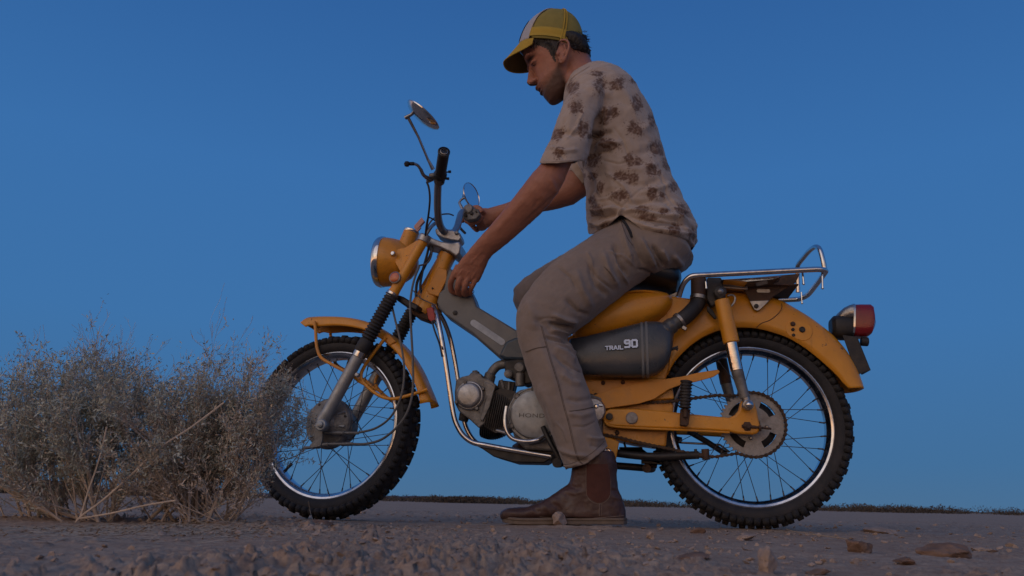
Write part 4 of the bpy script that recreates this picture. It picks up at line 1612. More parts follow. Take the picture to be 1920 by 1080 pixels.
def folds(co, no, lst, near=True, gain=1.0):
    """raise or sink cloth along short lines given in photo pixels: (points, width px, height m)"""
    px, py = to_px(co)
    disp = np.zeros(len(co))
    vd = co-CAM
    facing = -(vd*no).sum(1)/np.linalg.norm(vd, axis=1)
    w = np.clip(facing*4+.6, 0, 1)
    for pts, wd, h in lst:
        best = np.full(len(co), 1e9)
        tt = np.zeros(len(co))
        n = len(pts)-1
        for i in range(n):
            d, t, c = seg_dist(px, py, pts[i], pts[i+1])
            m = d < best
            best = np.where(m, d, best)
            tt = np.where(m, (i+t)/n, tt)
        endf = np.clip(np.minimum(tt, 1-tt)*5+.12, 0, 1)
        disp += gain*h*np.exp(-(best/(wd*WK))**2*1.2)*endf
    return disp*w


# ---------------- body: head, neck, trunk, arms, legs, hands
body = MB()
# head in its own frame
HCc = P(1040, 108, 0)
hf = unit(P(988, 157, 0)-P(1062, 122.5, 0))         # forwards out of the face
hf[1] = 0
hf = unit(hf)
hu = unit(V(-hf[2], 0, hf[0])) if hf[0] < 0 else unit(V(hf[2], 0, -hf[0]))
if hu[2] < 0:
    hu = -hu
hl_ = V(0, 1, 0)


def hp(x, y, Y=0.0):
    """pixel -> (forward, up) in the head frame"""
    q = P(x, y, Y)-HCc
    return q @ hf, q @ hu


def H(f, l, u):
    return HCc+hf*f+hl_*l+hu*u


NOSE, BR, NB_, UL, LP, LL, DP, CH, CB, JW = [hp(*q) for q in ((988, 157), (990.5, 134), (999, 162), (1003, 167), (1009.5, 171), (1012, 177), (1019, 182), (1026, 190), (1036, 193.5), (1050, 186))]
# rings from chin to crown: (up, front, back, half width)
hk_ = [(CB[1]-.002, CB[0]+.004, CB[0]-.028, .016), (CB[1]+.005, CH[0]-.003, CB[0]-.045, .030), (CH[1]+.002, CH[0], -.005, .040), (DP[1], DP[0]-.001, -.025, .048), (LL[1]+.002, LL[0]-.008, -.040, .053), (UL[1], UL[0]-.009, -.052, .058), (NB_[1]+.006, NB_[0]-.022, -.068, .0635), (NOSE[1]+.02, NOSE[0]-.037, -.083, .069), (BR[1], BR[0]-.012, -.094, .072), (.025, BR[0]-.006, -.101, .0745), (.050, BR[0]-.007, -.103, .076), (.078, BR[0]-.018, -.098, .074), (.100, BR[0]-.038, -.082, .064), (.116, BR[0]-.068, -.055, .045), (.122, -.005, -.03, .02)]
rings = []
for u_, f_, b_, w_ in hk_:
    c = H((f_+b_)/2, 0, u_)
    # faces are broad at the back and narrower in front
    t = np.arange(40)*2*PI/40
    cs_, sn_ = np.cos(t), np.sin(t)
    p_ = 2.25
    q_ = 2/p_
    xx = np.sign(cs_)*np.abs(cs_)**q_*(f_-b_)/2
    yy = np.sign(sn_)*np.abs(sn_)**q_*w_*(1-.13*np.clip(cs_, 0, 1)-.05*np.clip(-cs_, 0, 1))
    rings.append(c+xx[:, None]*hf+yy[:, None]*hl_)
body.rings(rings)
# nose, lips, brow, cheek bones, eyelids, ears
def blob(mb, c, a, b, d, k=12, m=8):
    r_ = []
    for i in range(m+1):
        ph = -PI/2+PI*i/m
        r_.append(oval(c+d*math.sin(ph), a*max(math.cos(ph), .02), b*max(math.cos(ph), .02), k, 2))
    mb.rings(r_)


body.rings([oval(H(BR[0]-.012, 0, BR[1]+.012), hf*.006, hl_*.006, 12), oval(H(BR[0]-.009, 0, BR[1]-.002), hf*.009, hl_*.0065, 12), oval(H((BR[0]+NOSE[0])/2-.013, 0, (BR[1]+NOSE[1])/2), hf*.0130, hl_*.0078, 12), oval(H(NOSE[0]-.0172, 0, NOSE[1]+.003), hf*.0170, hl_*.0105, 12), oval(H(NOSE[0]-.019, 0, NOSE[1]-.008), hf*.0145, hl_*.0145, 12), oval(H(NB_[0]-.016, 0, NB_[1]+.0005), hf*.009, hl_*.009, 12)])
for s in (-1, 1):
    blob(body, H(NOSE[0]-.027, s*.0125, NOSE[1]-.006), hf*.009, hl_*.0055, hu*.0075)
    blob(body, H(BR[0]-.017, s*.030, .022), hf*.014, hl_*.024, hu*.008)
    blob(body, H(BR[0]-.0235, s*.031, BR[1]+.0010), hf*.0118, hl_*.0158, hu*.0095)
blob(body, H(UL[0]-.014, 0, UL[1]-.001), hf*.0135, hl_*.021, hu*.0058)
blob(body, H(LP[0]-.012, 0, LP[1]+.0025), hf*.0125, hl_*.022, hu*.0045)
blob(body, H(LL[0]-.013, 0, LL[1]+.0015), hf*.0128, hl_*.019, hu*.0048)
blob(body, H(CH[0]-.014, 0, CH[1]+.004), hf*.0145, hl_*.020, hu*.014)
for s in (-1, 1):                       # jaw angle and temples
    blob(body, H(-.012, s*.052, hp(1060, 155, -.05)[1]), hf*.03, hl_*.014, hu*.028)
EAR = np.array(hp(1054, 96, -.083))
EARH = np.linalg.norm(P(1055, 75, -.083)-P(1055, 117, -.083))/2
eu = unit(P(1051, 75, -.083)-P(1058, 117, -.083))
ef = unit(np.cross(eu, hl_))
if ef[0] > 0:
    ef = -ef
for s in (-1, 1):
    c = H(EAR[0], 0, EAR[1])+hl_*s*.080
    tl_ = unit(hl_*s+ -ef*.35)
    path = [c+eu*EARH*a+ef*EARH*b+tl_*e_ for a, b, e_ in ((.05, .42, -.008), (.35, .40, -.004), (.72, .30, .001), (.93, 0, .004), (.88, -.34, .007), (.55, -.52, .009), (.15, -.50, .008), (-.25, -.36, .005), (-.55, -.20, .001), (-.82, -.02, -.002), (-.86, .18, -.006), (-.6, .30, -.009))]
    body.tube(smooth_path(path, 4), .0042, 8)
    path = [c+eu*EARH*a+ef*EARH*b+tl_*e_ for a, b, e_ in ((.55, -.18, .004), (.2, -.24, .005), (-.15, -.16, .003), (-.35, .05, .0))]
    body.tube(smooth_path(path, 4), .0034, 8)
    blob(body, c+eu*EARH*-.62+ef*EARH*.0, eu*.011, hl_*.005, ef*.008)
    blob(body, c+eu*EARH*-.05+ef*EARH*.02-tl_*.006, eu*EARH*.85, tl_*.0045, ef*EARH*.45)
    blob(body, c+eu*EARH*-.08+ef*EARH*.36-tl_*.001, eu*.007, tl_*.005, ef*.005)
# neck
body.loft([((1030, 118), (1104, 92), 0, .050), ((1044, 135), (1106, 108), 0, .056), ((1052, 150), (1112, 122), 0, .058), ((1058, 165), (1122, 134), 0, .062), ((1062, 182), (1150, 150), 0, .09, .1)], 28, 2.1)
# trunk, kept inside the shirt
TILT = .16
body.loft([((1062, 172), (1140, 140), .01, .08, TILT), ((1066, 195), (1172, 158), .01, .135, TILT), ((1074, 225), (1190, 200), .0, .132, TILT), ((1084, 260), (1206, 245), 0, .128, TILT), ((1102, 320), (1220, 300), 0, .122, .1), ((1118, 370), (1240, 360), 0, .12, .05), ((1120, 415), (1256, 415), 0, .122), ((1134, 450), (1266, 462), 0, .125), ((1160, 480), (1255, 488), 0, .10)], 32, 2.3)


def limb(mb, pts, k=20, p=2.0):
    """pts: ((x1,y1),(x2,y2),Y,depth half width)"""
    mb.loft([(a, b, Y, hw, 0, p) for a, b, Y, hw in pts], k, p)


# near arm
limb(body, [((1074, 185), (1118, 172), -.135, .036), ((1066, 215), (1100, 215), -.165, .036), ((1046, 255), (1086, 262), -.20, .036), ((1029, 288), (1076, 296), -.216, .040),
            ((1016, 308), (1066, 318), -.224, .041), ((1000, 325), (1056, 343), -.228, .041), ((987, 341), (1043, 364), -.225, .041), ((975, 357), (1030, 382), -.215, .042), ((958, 379), (1012, 401), -.20, .040), ((938, 403), (990, 421), -.182, .036),
            ((918, 426), (964, 445), -.163, .031), ((898, 448), (942, 463), -.145, .027), ((883, 465), (925, 476), -.130, .024), ((874, 477), (917, 486), -.120, .0225)], 24)
# near hand: palm then fingers over the spine cover
limb(body, [((878, 473), (918, 482), -.123, .022), ((866, 486), (912, 497), -.112, .021), ((856, 499), (907, 509), -.102, .0195), ((847, 512), (902, 521), -.093, .0175), ((842, 521), (897, 529), -.086, .0155)], 24, 2.6)


def finger(mb, pts, r):
    sp_ = smooth_path(pts, 5)
    rr = np.interp(np.linspace(0, 1, len(sp_)), np.linspace(0, 1, len(r)), r)
    mb.tube(sp_, rr, 14)
    blob(mb, sp_[-1], V(rr[-1], 0, 0), V(0, rr[-1], 0), V(0, 0, rr[-1]))


fing = [
    [P(860, 498, -.098), P(850, 517, -.092), P(845, 531, -.080), P(846, 544, -.062), P(852, 550, -.050)],
    [P(872, 502, -.098), P(863, 522, -.096), P(858, 538, -.086), P(859, 550, -.064), P(864, 553, -.050)],
    [P(884, 506, -.098), P(876, 525, -.096), P(871, 541, -.086), P(871, 551, -.064), P(874, 553, -.050)],
    [P(897, 509, -.096), P(890, 527, -.092), P(884, 540, -.082), P(882, 549, -.064), P(882, 552, -.052)],
]
for k, f_ in enumerate(fing):
    finger(body, f_, [.0095, .0092, .0084, .0080, .0070] if k < 3 else [.0085, .0082, .0072, .0066, .0058])
finger(body, [P(876, 500, -.092), P(868, 512, -.07), P(862, 522, -.045), P(860, 530, -.02), P(861, 534, .0)], [.013, .0125, .0105, .0095, .008])
# far arm
limb(body, [((1085, 190), (1150, 175), .14, .045), ((1080, 240), (1140, 245), .16, .048), ((1070, 290), (1128, 300), .185, .045), ((1063, 322), (1112, 342), .205, .041), ((1052, 338), (1102, 364), .215, .038), ((1030, 352), (1076, 382), .225, .040),
            ((1004, 362), (1040, 392), .235, .036), ((975, 372), (998, 399), .248, .031), ((948, 382), (964, 407), .26, .026), ((926, 388), (940, 416), .270, .023), ((912, 392), (926, 420), .274, .022)], 24)
limb(body, [((914, 391), (930, 420), .272, .020), ((905, 391), (920, 424), .276, .021), ((897, 392), (913, 427), .276, .022)], 20, 2.5)
ga = unit(G1-G0)
gu = unit(np.cross(ga, V(1, 0, 0)))
if gu[2] < 0:
    gu = -gu
gx = unit(np.cross(gu, ga))
if gx[0] < 0:
    gx = -gx
for k, off_ in enumerate((.022, .042, .062, .080)):
    c = G0+ga*off_
    rr = .0245
    pts = [c+gx*rr*1.15*math.cos(a)+gu*rr*1.15*math.sin(a) for a in np.radians([20, 70, 120, 165, 205, 245])]
    if k == 0:
        pts = [c+gx*.03+gu*.006, c+gx*.012+gu*.028, c-gx*.020+gu*.026, c-gx*.038+gu*.008, c-gx*.040-gu*.014]
    finger(body, pts, [.0098, .0095, .0088, .0082, .0072])
c = G0+ga*.012
finger(body, [c+gx*.032-gu*.008, c+gx*.018-gu*.026, c-gx*.004-gu*.030, c-gx*.022-gu*.022], [.012, .011, .0095, .0085])
body.loft([((898, 393), (912, 428), .275, .024), ((892, 398), (904, 432), .285, .03), ((888, 404), (898, 432), .285, .022)], 20, 2.4)
# legs, kept inside the trousers and boots
limb(body, [((1155, 440), (1250, 480), -.06, .08), ((1095, 480), (1165, 520), -.12, .06), ((1035, 530), (1098, 580), -.15, .055), ((990, 575), (1062, 618), -.17, .052), ((988, 620), (1060, 640), -.175, .046), ((1000, 680), (1072, 700), -.185, .044), ((1030, 770), (1095, 780), -.195, .036), ((1070, 850), (1120, 845), -.20, .030), ((1085, 900), (1150, 895), -.20, .032), ((1060, 950), (1160, 955), -.20, .030)], 20)
limb(body, [((1150, 440), (1230, 470), .06, .07), ((1085, 480), (1145, 520), .12, .055), ((1030, 515), (1085, 570), .155, .06), ((985, 545), (1040, 600), .17, .05), ((985, 580), (1040, 610), .175, .046), ((1010, 640), (1060, 650), .185, .042), ((1040, 720), (1080, 720), .20, .034), ((1050, 800), (1085, 800), .20, .03)], 20)
bme = modmesh('body', body, .0023, 3)
co, no = get(bme)
q = co-HCc
hf_, hl2, hu_ = q @ hf, q @ hl_, q @ hu
# eye hollows
dd = np.zeros(len(co))
for s in (-1, 1):
    d2 = ((hl2-s*.033)/.016)**2+((hu_-(BR[1]+.010))/.007)**2
    dd -= .004*np.exp(-d2)*(hf_ > .05)
    d2 = ((hl2-s*.031)/.014)**2+((hu_-(BR[1]-.004))/.0022)**2
    dd -= .0014*np.exp(-d2)*(hf_ > .05)
    d2 = ((hl2-s*.0075)/.0035)**2+((hu_-(NOSE[1]-.016))/.0028)**2+((hf_-(NOSE[0]-.02))/.008)**2
    dd -= .004*np.exp(-d2)
mouth = ((hu_-(LP[1]-.0018))/.0016)**2+(hl2/.022)**4
dd -= .0022*np.exp(-mouth)*(hf_ > .06)
# forearm muscle lines, knuckles and veins
dd += folds(co, no, [(((1030, 330), (1040, 352), (1043, 364)), 7, .004), (((1010, 372), (1000, 392)), 6, -.002), (((985, 372), (955, 405), (925, 440)), 7, .0015), (((1040, 366), (1010, 392), (975, 424)), 4, -.0016),
                     (((868, 505), (858, 518)), 2.2, .0012), (((880, 508), (871, 522)), 2.2, .0012), (((892, 510), (884, 524)), 2.2, .0012), (((856, 508), (849, 520)), 2.2, .0010), (((905, 470), (880, 496)), 3, .0010), (((914, 478), (896, 500)), 3, .0008)])
dd += .0006*fbm(co*60, 3)
co = co+no*dd[:, None]
put(bme, co)
# skin tones: real colour differences only (stubble, lips, tan)
base = np.tile(np.array([.345, .150, .100]), (len(co), 1))
mot = fbm(co*25, 3)[:, None]
base *= 1+.06*mot
base = base*np.where((hf_ > -.3)[:, None] & (np.abs(hu_) < .2)[:, None] & (hf_ < .2)[:, None], 1, 1)
head_m = (np.abs(hu_) < .16) & (np.abs(hf_) < .15) & (np.abs(hl2) < .12)


def sstep(x, a, b):
    t = np.clip((x-a)/(b-a), 0, 1)
    return t*t*(3-2*t)


beard = head_m*sstep(-hu_+.25*(.06-hf_)*0, .022, .052)*sstep(hf_, -.034, -.008)
side = head_m*sstep(hf_, -.020, -.010)*sstep(-hf_, -.022, -.006)*sstep(.03-hu_, 0, .03)*sstep(np.abs(hl2), .05, .06)
bxx, byy = to_px(co)
yl = np.interp(bxx, [985, 998, 1008, 1020, 1030, 1040, 1047, 1056, 1064], [172, 166, 160, 153, 143, 126, 112, 130, 140])
bn_ = head_m*sstep(byy-yl+3.5*fbm(co*60, 3), -12, 20)*sstep(1068-bxx, 0, 12)
beard = np.where(hl2 < -.004, bn_*.86, beard)
side = np.where(hl2 < -.004, 0, side)
upl = ((hu_-(UL[1]+.002))/.008)**2+(hl2/.03)**2
beard = np.clip(beard*1.0+side*.7, 0, .88)
beard = np.maximum(beard, .8*np.exp(-upl)*(hf_ > .05)*head_m)
lips = np.exp(-(((hu_-LP[1])/.0058)**2+(hl2/.020)**4))*(hf_ > .06)
cheek = head_m*np.exp(-(((hf_-.05)/.03)**2+((hu_+.01)/.02)**2))*.3
col = base*(1-cheek[:, None])+np.array([.42, .15, .10])*cheek[:, None]
speck = .85+.3*(fbm(co*350, 2)[:, None]*.5+.5)
col = col*(1-beard[:, None])+np.array([.042, .024, .018])*speck*beard[:, None]
col = col*(1-.8*lips[:, None])+np.array([.22, .075, .06])*.8*lips[:, None]
brow = np.zeros(len(co))
for s in (-1, 1):
    brow = np.maximum(brow, np.exp(-(((hl2-s*.032)/.019)**4+((hu_-(BR[1]+.0175-.10*(np.abs(hl2)-.03)))/.0042)**2))*(hf_ > .04)*head_m)
    brow = np.maximum(brow, .9*np.exp(-(((hl2-s*.031)/.014)**4+((hu_-(BR[1]-.0045))/.0016)**2))*(hf_ > .04)*head_m)
col = col*(1-brow[:, None])+np.array([.02, .012, .01])*brow[:, None]
bx, by = to_px(co)


def inpoly(x, y, poly):
    r_ = np.zeros(len(x), bool)
    n = len(poly)
    for i in range(n):
        (x1, y1), (x2, y2) = poly[i], poly[(i+1) % n]
        c = ((y1 > y) != (y2 > y)) & (x < (x2-x1)*(y-y1)/((y2-y1) or 1e-9)+x1)
        r_ ^= c
    return r_


wx_, wy_ = 2.2*pnoise(co*np.array([500, 500, 200])), 2.2*pnoise(co*np.array([500, 500, 200])+40)
hairp = head_m & (hl2 < -.03) & inpoly(bx+wx_, by+wy_, [(1004, 66), (1052, 68), (1049, 84), (1044, 95), (1041, 106), (1043, 118), (1038, 113), (1031, 99), (1025, 91), (1014, 86), (1003, 84), (998, 76)])
col = np.where(hairp[:, None], np.array([.018, .011, .009]), col)
tint(bme, np.clip(col, .01, 1))
link('body', bme, M['skin'], man, True, None)

# ---------------- hair: short dark shell with strand-like tufts
hr_ = MB()
HB_ = hp(1105, 118)[0]
for s in (-1, 1):
    pass
rings = []
for u_, f_, b_, w_ in ((-.052, -.062, -.098, .044), (-.040, -.052, -.106, .062), (-.020, -.040, -.109, .0735), (.000, -.034, -.104, .0775), (.018, -.022, -.093, .0745), (.034, .030, -.085, .070), (.05, .050, -.075, .060), (.07, .04, -.06, .048)):
    rings.append(oval(H((f_+b_)/2, 0, u_), hf*(f_-b_)/2, hl_*w_, 32, 2.4))
hr_.rings(rings)
blob(hr_, P(1093, 73, 0), hf*.014, hl_*.020, hu*.014)
hm = modmesh('hair', hr_, .003, 2)
co, no = get(hm)
co = co+no*(.0022*pnoise(co @ np.diag([260, 260, 60]))+.0015*fbm(co*90, 3))[:, None]
put(hm, co)
hairo = link('hair', hm, M['hair'], man, True, None)
tf = MB()
for i in range(1100):
    # tufts: nape, around the ear, sideburn, and through the gap at the back of the cap
    k = rng.random()
    if k < .5:
        f0, u0 = rng.uniform(-.106, -.045), rng.uniform(-.055, .02)
        l0 = math.copysign(.078*math.sqrt(max(0, 1-((f0+.02)/.095)**2)), rng.choice((-1, 1)))
        d = hu*-1+hf*-.35
    elif k < .65:
        f0, u0 = rng.uniform(.0, .016), rng.uniform(-.030, .035)
        l0 = rng.choice((-1, 1))*.0735
        d = hu*-1+hf*.1
    elif k < .93:
        f0, u0 = rng.uniform(-.01, .060), rng.uniform(.028, .045)
        l0 = rng.choice((-1, 1))*(.0745-.012*max(0, f0)/.06)
        d = hu*-1+hf*.4
    else:
        b_h = P(rng.uniform(1092, 1102), rng.uniform(62, 84), 0)-HCc
        f0, u0 = b_h @ hf, b_h @ hu
        l0 = rng.uniform(-.018, .018)
        d = hu*-.6+hf*-1
    b0 = H(f0, l0, u0)
    L_ = rng.uniform(.006, .013)
    d = unit(d+rng.normal(0, .20, 3))
    sd = unit(np.cross(d, rng.normal(size=3)))*.0009
    tf.add([b0-sd, b0+sd, b0+d*L_*.6+sd*.7+hf*rng.normal(0, .001), b0+d*L_], [(0, 1, 2), (0, 2, 3)])
tfo = part('hair_tufts', tf, M['hair'], hairo, smooth=False, fixn=False)
tfo['kind'] = 'stuff'

# ---------------- eyes (mostly lidded, looking down)
for s in (-1, 1):
    e_ = MB()
    blob(e_, H(BR[0]-.0285, s*.031, BR[1]-.001), hf*.0118, hl_*.0118, hu*.0118, 16, 12)
    eo = part('eye', e_, M['eye'], man)
    e_ = MB()
    blob(e_, H(BR[0]-.0285, s*.031, BR[1]-.001)+unit(hf-hu*.55)*.0075, hf*.0050, hl_*.0055, hu*.0055, 12, 8)
    part('iris', e_, M['iris'], eo)

# ---------------- shirt
sh = MB()
ST_ = [((1063, 160), (1124, 124), .0, .062, .05), ((1060, 172), (1142, 129), .0, .105, .12), ((1058, 186), (1166, 141), .0, .150, TILT), ((1056, 206), (1190, 164), .0, .176, TILT), ((1056, 230), (1212, 194), .0, .180, TILT), ((1062, 258), (1229, 232), .0, .178, TILT), ((1078, 290), (1240, 272), 0, .172, .12), ((1092, 325), (1250, 312), 0, .168, .08), ((1099, 362), (1266, 352), 0, .170, .05), ((1100, 395), (1284, 388), 0, .176, 0), ((1100, 425), (1299, 418), 0, .182, 0), ((1108, 450), (1306, 446), 0, .186, 0), ((1125, 480), (1304, 475), 0, .186, 0)]
sh.loft(ST_, 40, 2.35)
limb(sh, [((1078, 168), (1140, 146), -.12, .060), ((1058, 196), (1134, 188), -.155, .068), ((1046, 226), (1122, 232), -.180, .069), ((1034, 258), (1110, 270), -.200, .066), ((1022, 286), (1101, 296), -.214, .063), ((1012, 306), (1094, 311), -.222, .061), ((1006, 322), (1088, 326), -.228, .060)], 28, 2.2)
limb(sh, [((1090, 180), (1150, 165), .11, .058), ((1085, 225), (1150, 225), .15, .060), ((1078, 270), (1140, 275), .175, .058), ((1070, 305), (1128, 320), .195, .055), ((1064, 328), (1112, 356), .205, .050), ((1055, 345), (1100, 375), .212, .048)], 24, 2.2)
sme = modmesh('shirt', sh, .0029, 5)


def below(px, py, line):
    """true where the pixel lies under the polyline (x ascending)"""
    xs = [p[0] for p in line]
    ys = [p[1] for p in line]
    return py > np.interp(px, xs, ys)


def shirt_kill(co, no):
    px, py = to_px(co)
    hem_near = [(1085, 434), (1104, 436), (1118, 440), (1132, 431), (1150, 416), (1163, 404), (1168, 405), (1184, 416), (1205, 434), (1229, 452), (1258, 461), (1285, 466), (1297, 471), (1312, 470)]
    k = below(px, py, hem_near) & (co[:, 1] < .13) & (px > 1098) & ((px > 1112) | (py > 440))
    k |= (co[:, 2] < P(1200, 462, 0)[2]-.0) & (co[:, 1] > -.05)
    # sleeve ends
    near = (co[:, 1] < -.150) & (px < 1096)
    k |= near & (py > np.interp(px, [1000, 1014, 1050, 1095], [305, 307, 306, 302])) & (px < 1093)
    c0 = P(1095, 362, .208)
    ax = unit(P(1040, 372, .215)-P(1110, 318, .19))
    farz = (co[:, 1] > .13) & (((co-c0) @ ax) > -.012) & (px < 1118) & (py > 320) & (py < 400)
    k |= farz
    # neck opening
    nc = P(1090, 141, 0)
    nx = unit(P(1070, 112, 0)-P(1098, 158, 0))
    k |= (((co-nc) @ nx) > .002) & (np.linalg.norm(co-nc, axis=1) < .10) & (np.abs(co[:, 1]) < .078)
    return k


co, no = get(sme)
F_SH = [
    (((1150, 238), (1168, 262), (1180, 300)), 3, -.002), (((1128, 300), (1160, 308), (1190, 300)), 3, -.0025), (((1135, 322), (1170, 350), (1190, 385)), 3.5, .0025), (((1150, 400), (1180, 372), (1220, 340)), 3, -.002), (((1108, 380), (1140, 372), (1170, 350)), 3, .0025), (((1240, 330), (1250, 362), (1272, 392)), 3, -.002), (((1060, 262), (1080, 240), (1096, 205)), 3, .002), (((1036, 270), (1060, 300)), 3, -.002),
    # armpit and sleeve
    (((1128, 210), (1118, 250), (1104, 290)), 9, -.008), (((1105, 262), (1128, 252), (1150, 246)), 7, -.006), (((1108, 276), (1140, 268), (1165, 268)), 6, .005), (((1100, 300), (1125, 285), (1150, 282)), 7, -.006), (((1140, 200), (1132, 235)), 8, .005),
    (((1098, 302), (1115, 322), (1126, 345), (1128, 372)), 6, .006), (((1090, 312), (1108, 340), (1114, 370)), 6, -.006), (((1136, 300), (1146, 335), (1150, 360)), 9, .003),
    (((1082, 170), (1074, 205), (1060, 250)), 10, .003), (((1062, 220), (1050, 262)), 7, -.003), (((1046, 240), (1070, 252), (1092, 250)), 6, -.003), (((1030, 275), (1058, 284), (1086, 280)), 5, .003), (((1100, 158), (1124, 172), (1150, 178)), 10, .003), (((1150, 152), (1176, 180), (1192, 214)), 12, .003),
    # bunched lower back and belly
    (((1165, 392), (1200, 396), (1240, 404), (1282, 408)), 5, .006), (((1172, 404), (1205, 412), (1250, 420), (1290, 424)), 4.5, -.006), (((1185, 416), (1225, 430), (1270, 438), (1300, 440)), 5, .006), (((1200, 430), (1240, 446), (1285, 452)), 4.5, -.005), (((1215, 440), (1250, 455), (1290, 462)), 4, .004),
    (((1180, 380), (1225, 378), (1262, 374)), 7, -.004), (((1200, 362), (1240, 352), (1258, 344)), 7, .004), (((1170, 345), (1210, 345), (1240, 335)), 8, -.004), (((1165, 320), (1200, 318), (1238, 305)), 8, .003), (((1180, 290), (1210, 285), (1232, 272)), 9, -.003), (((1190, 250), (1210, 240), (1224, 228)), 9, .003),
    (((1104, 392), (1125, 396), (1160, 388)), 5, .006), (((1102, 404), (1130, 408), (1158, 398)), 4.5, -.006), (((1102, 416), (1128, 422), (1150, 410)), 4.5, .006), (((1104, 428), (1124, 432)), 4, -.005), (((1106, 350), (1120, 372), (1130, 392)), 6, .004), (((1104, 372), (1112, 390)), 5, -.004),
    (((1168, 388), (1162, 400), (1150, 415)), 4, .005), (((1140, 372), (1160, 386), (1182, 392)), 5, -.004),
    (((1270, 400), (1285, 425), (1296, 450)), 7, .003), (((1250, 380), (1262, 400)), 6, -.003)]
dd = folds(co, no, F_SH, gain=1.9)
qn = co.copy()
dd += .0030*fbm(qn*np.array([11, 8, 16]), 3)+.0012*fbm(co*45, 2)
low = sstep(P(1200, 380, 0)[2]-co[:, 2], 0, .10)
dd += low*.0075*pnoise(co*np.array([13, 13, 50])+3)+low*.003*pnoise(co*np.array([30, 30, 90])+13)
co = co+no*dd[:, None]
put(sme, co)
cut_faces(sme, shirt_kill)
co, no = get(sme)
px, py = to_px(co)
cream = np.array([.41, .332, .277])
brown = np.array([.095, .046, .029])
wash = .5+.5*fbm(co*12+5, 4)
colr = cream*(1+.05*fbm(co*30, 3)[:, None])
colr = colr*(1-.22*sstep(wash, .45, .85)[:, None])+np.array([.27, .19, .145])*.22*sstep(wash, .45, .85)[:, None]
MOT = [(1120, 138, 14, 6, .1), (1125, 161, 12, 17, .3), (1158, 158, 16, 12, -.5), (1072, 164, 12, 15, -.5), (1083, 158, 5, 5, 0), (1079, 200, 13, 13, .7), (1090, 208, 5, 4, 0), (1133, 217, 13, 19, .2), (1152, 210, 9, 13, .4), (1194, 194, 10, 15, -.2), (1203, 199, 4, 5, 0), (1190, 241, 17, 14, .5), (1222, 226, 7, 14, -.4), (1093, 243, 12, 17, 0), (1106, 256, 6, 6, 0), (1045, 252, 10, 16, .7), (1055, 249, 5, 4, 0), (1048, 286, 12, 12, .8), (1140, 270, 24, 11, .35), (1126, 252, 6, 12, .9), (1231, 279, 13, 14, -.3), (1240, 287, 5, 6, 0), (1180, 300, 11, 15, -.2), (1196, 302, 7, 9, 0), (1112, 300, 17, 12, -.6), (1222, 318, 12, 14, -.5), (1236, 323, 5, 6, 0), (1250, 308, 8, 14, -.3), (1165, 330, 20, 9, .0), (1187, 334, 11, 12, .2), (1162, 366, 18, 10, -.1), (1222, 362, 14, 12, .3), (1240, 366, 8, 6, 0), (1205, 392, 16, 8, -.2), (1214, 408, 18, 8, .2), (1278, 394, 12, 14, -.6), (1263, 430, 13, 13, .3), (1297, 440, 9, 12, .2), (1230, 443, 18, 8, -.4), (1280, 461, 9, 5, 0), (1125, 352, 7, 12, .1), (1112, 330, 10, 9, 0), (1118, 395, 14, 12, .3), (1135, 425, 10, 10, 0), (1245, 396, 10, 6, 0), (1264, 350, 8, 12, .2), (1210, 170, 7, 10, -.6), (1188, 152, 8, 5, .4), (1110, 375, 8, 8, 0), (1090, 330, 8, 12, 0)]
dark = np.zeros(len(co))
nn1 = fbm(co*75, 4)
nn2 = fbm(co*150+9, 3)
nn3 = fbm(co*230+3, 3)
for far in (0, 1):
    side_m = (co[:, 1] > .02) if far else (co[:, 1] <= .02)
    ox, oy = (7, 23) if far else (0, 0)
    for mx, my, rx, ry, an in MOT:
        ca, sa = math.cos(an), math.sin(an)
        dx, dy = px-mx-ox, py-my-oy
        u_, v_ = (dx*ca+dy*sa)/(rx*1.02), (-dx*sa+dy*ca)/(ry*1.02)
        wob = .42*nn1+.16*nn2
        d2 = np.sqrt(u_*u_+v_*v_)+wob
        blobm = 1-sstep(d2, .62, 1.0)
        # hollow, petal-like centres and a ragged outline
        inner = sstep(nn2*.8+.35*np.cos(4*np.arctan2(v_, u_)+nn1*3)+(.50-d2)*.8, -.05, .55)
        m_ = np.where(side_m, blobm*(1-.58*inner), 0)
        dark = np.maximum(dark, m_)
        # stray sprigs round each motif
        fr_ = np.exp(-((d2-1.12)/.16)**2)*sstep(nn3, .28, .62)*.8
        dark = np.maximum(dark, np.where(side_m, fr_, 0))
dark = np.clip(dark*(.80+.30*nn1+.15*nn3), 0, .94)
tanc = np.array([.20, .12, .085])
halo = np.clip(dark*1.5, 0, 1)
colr = colr*(1-.75*halo[:, None])+tanc*.75*halo[:, None]
colr = colr*(1-dark[:, None])+brown*dark[:, None]
tint(sme, np.clip(colr, .01, 1))
so = link('shirt', sme, M['shirt'], man, True, None)
sd_ = so.modifiers.new('s', 'SOLIDIFY')
sd_.thickness = .0022
sd_.offset = -1
SHIRT_ME, SHIRT_O = sme, so

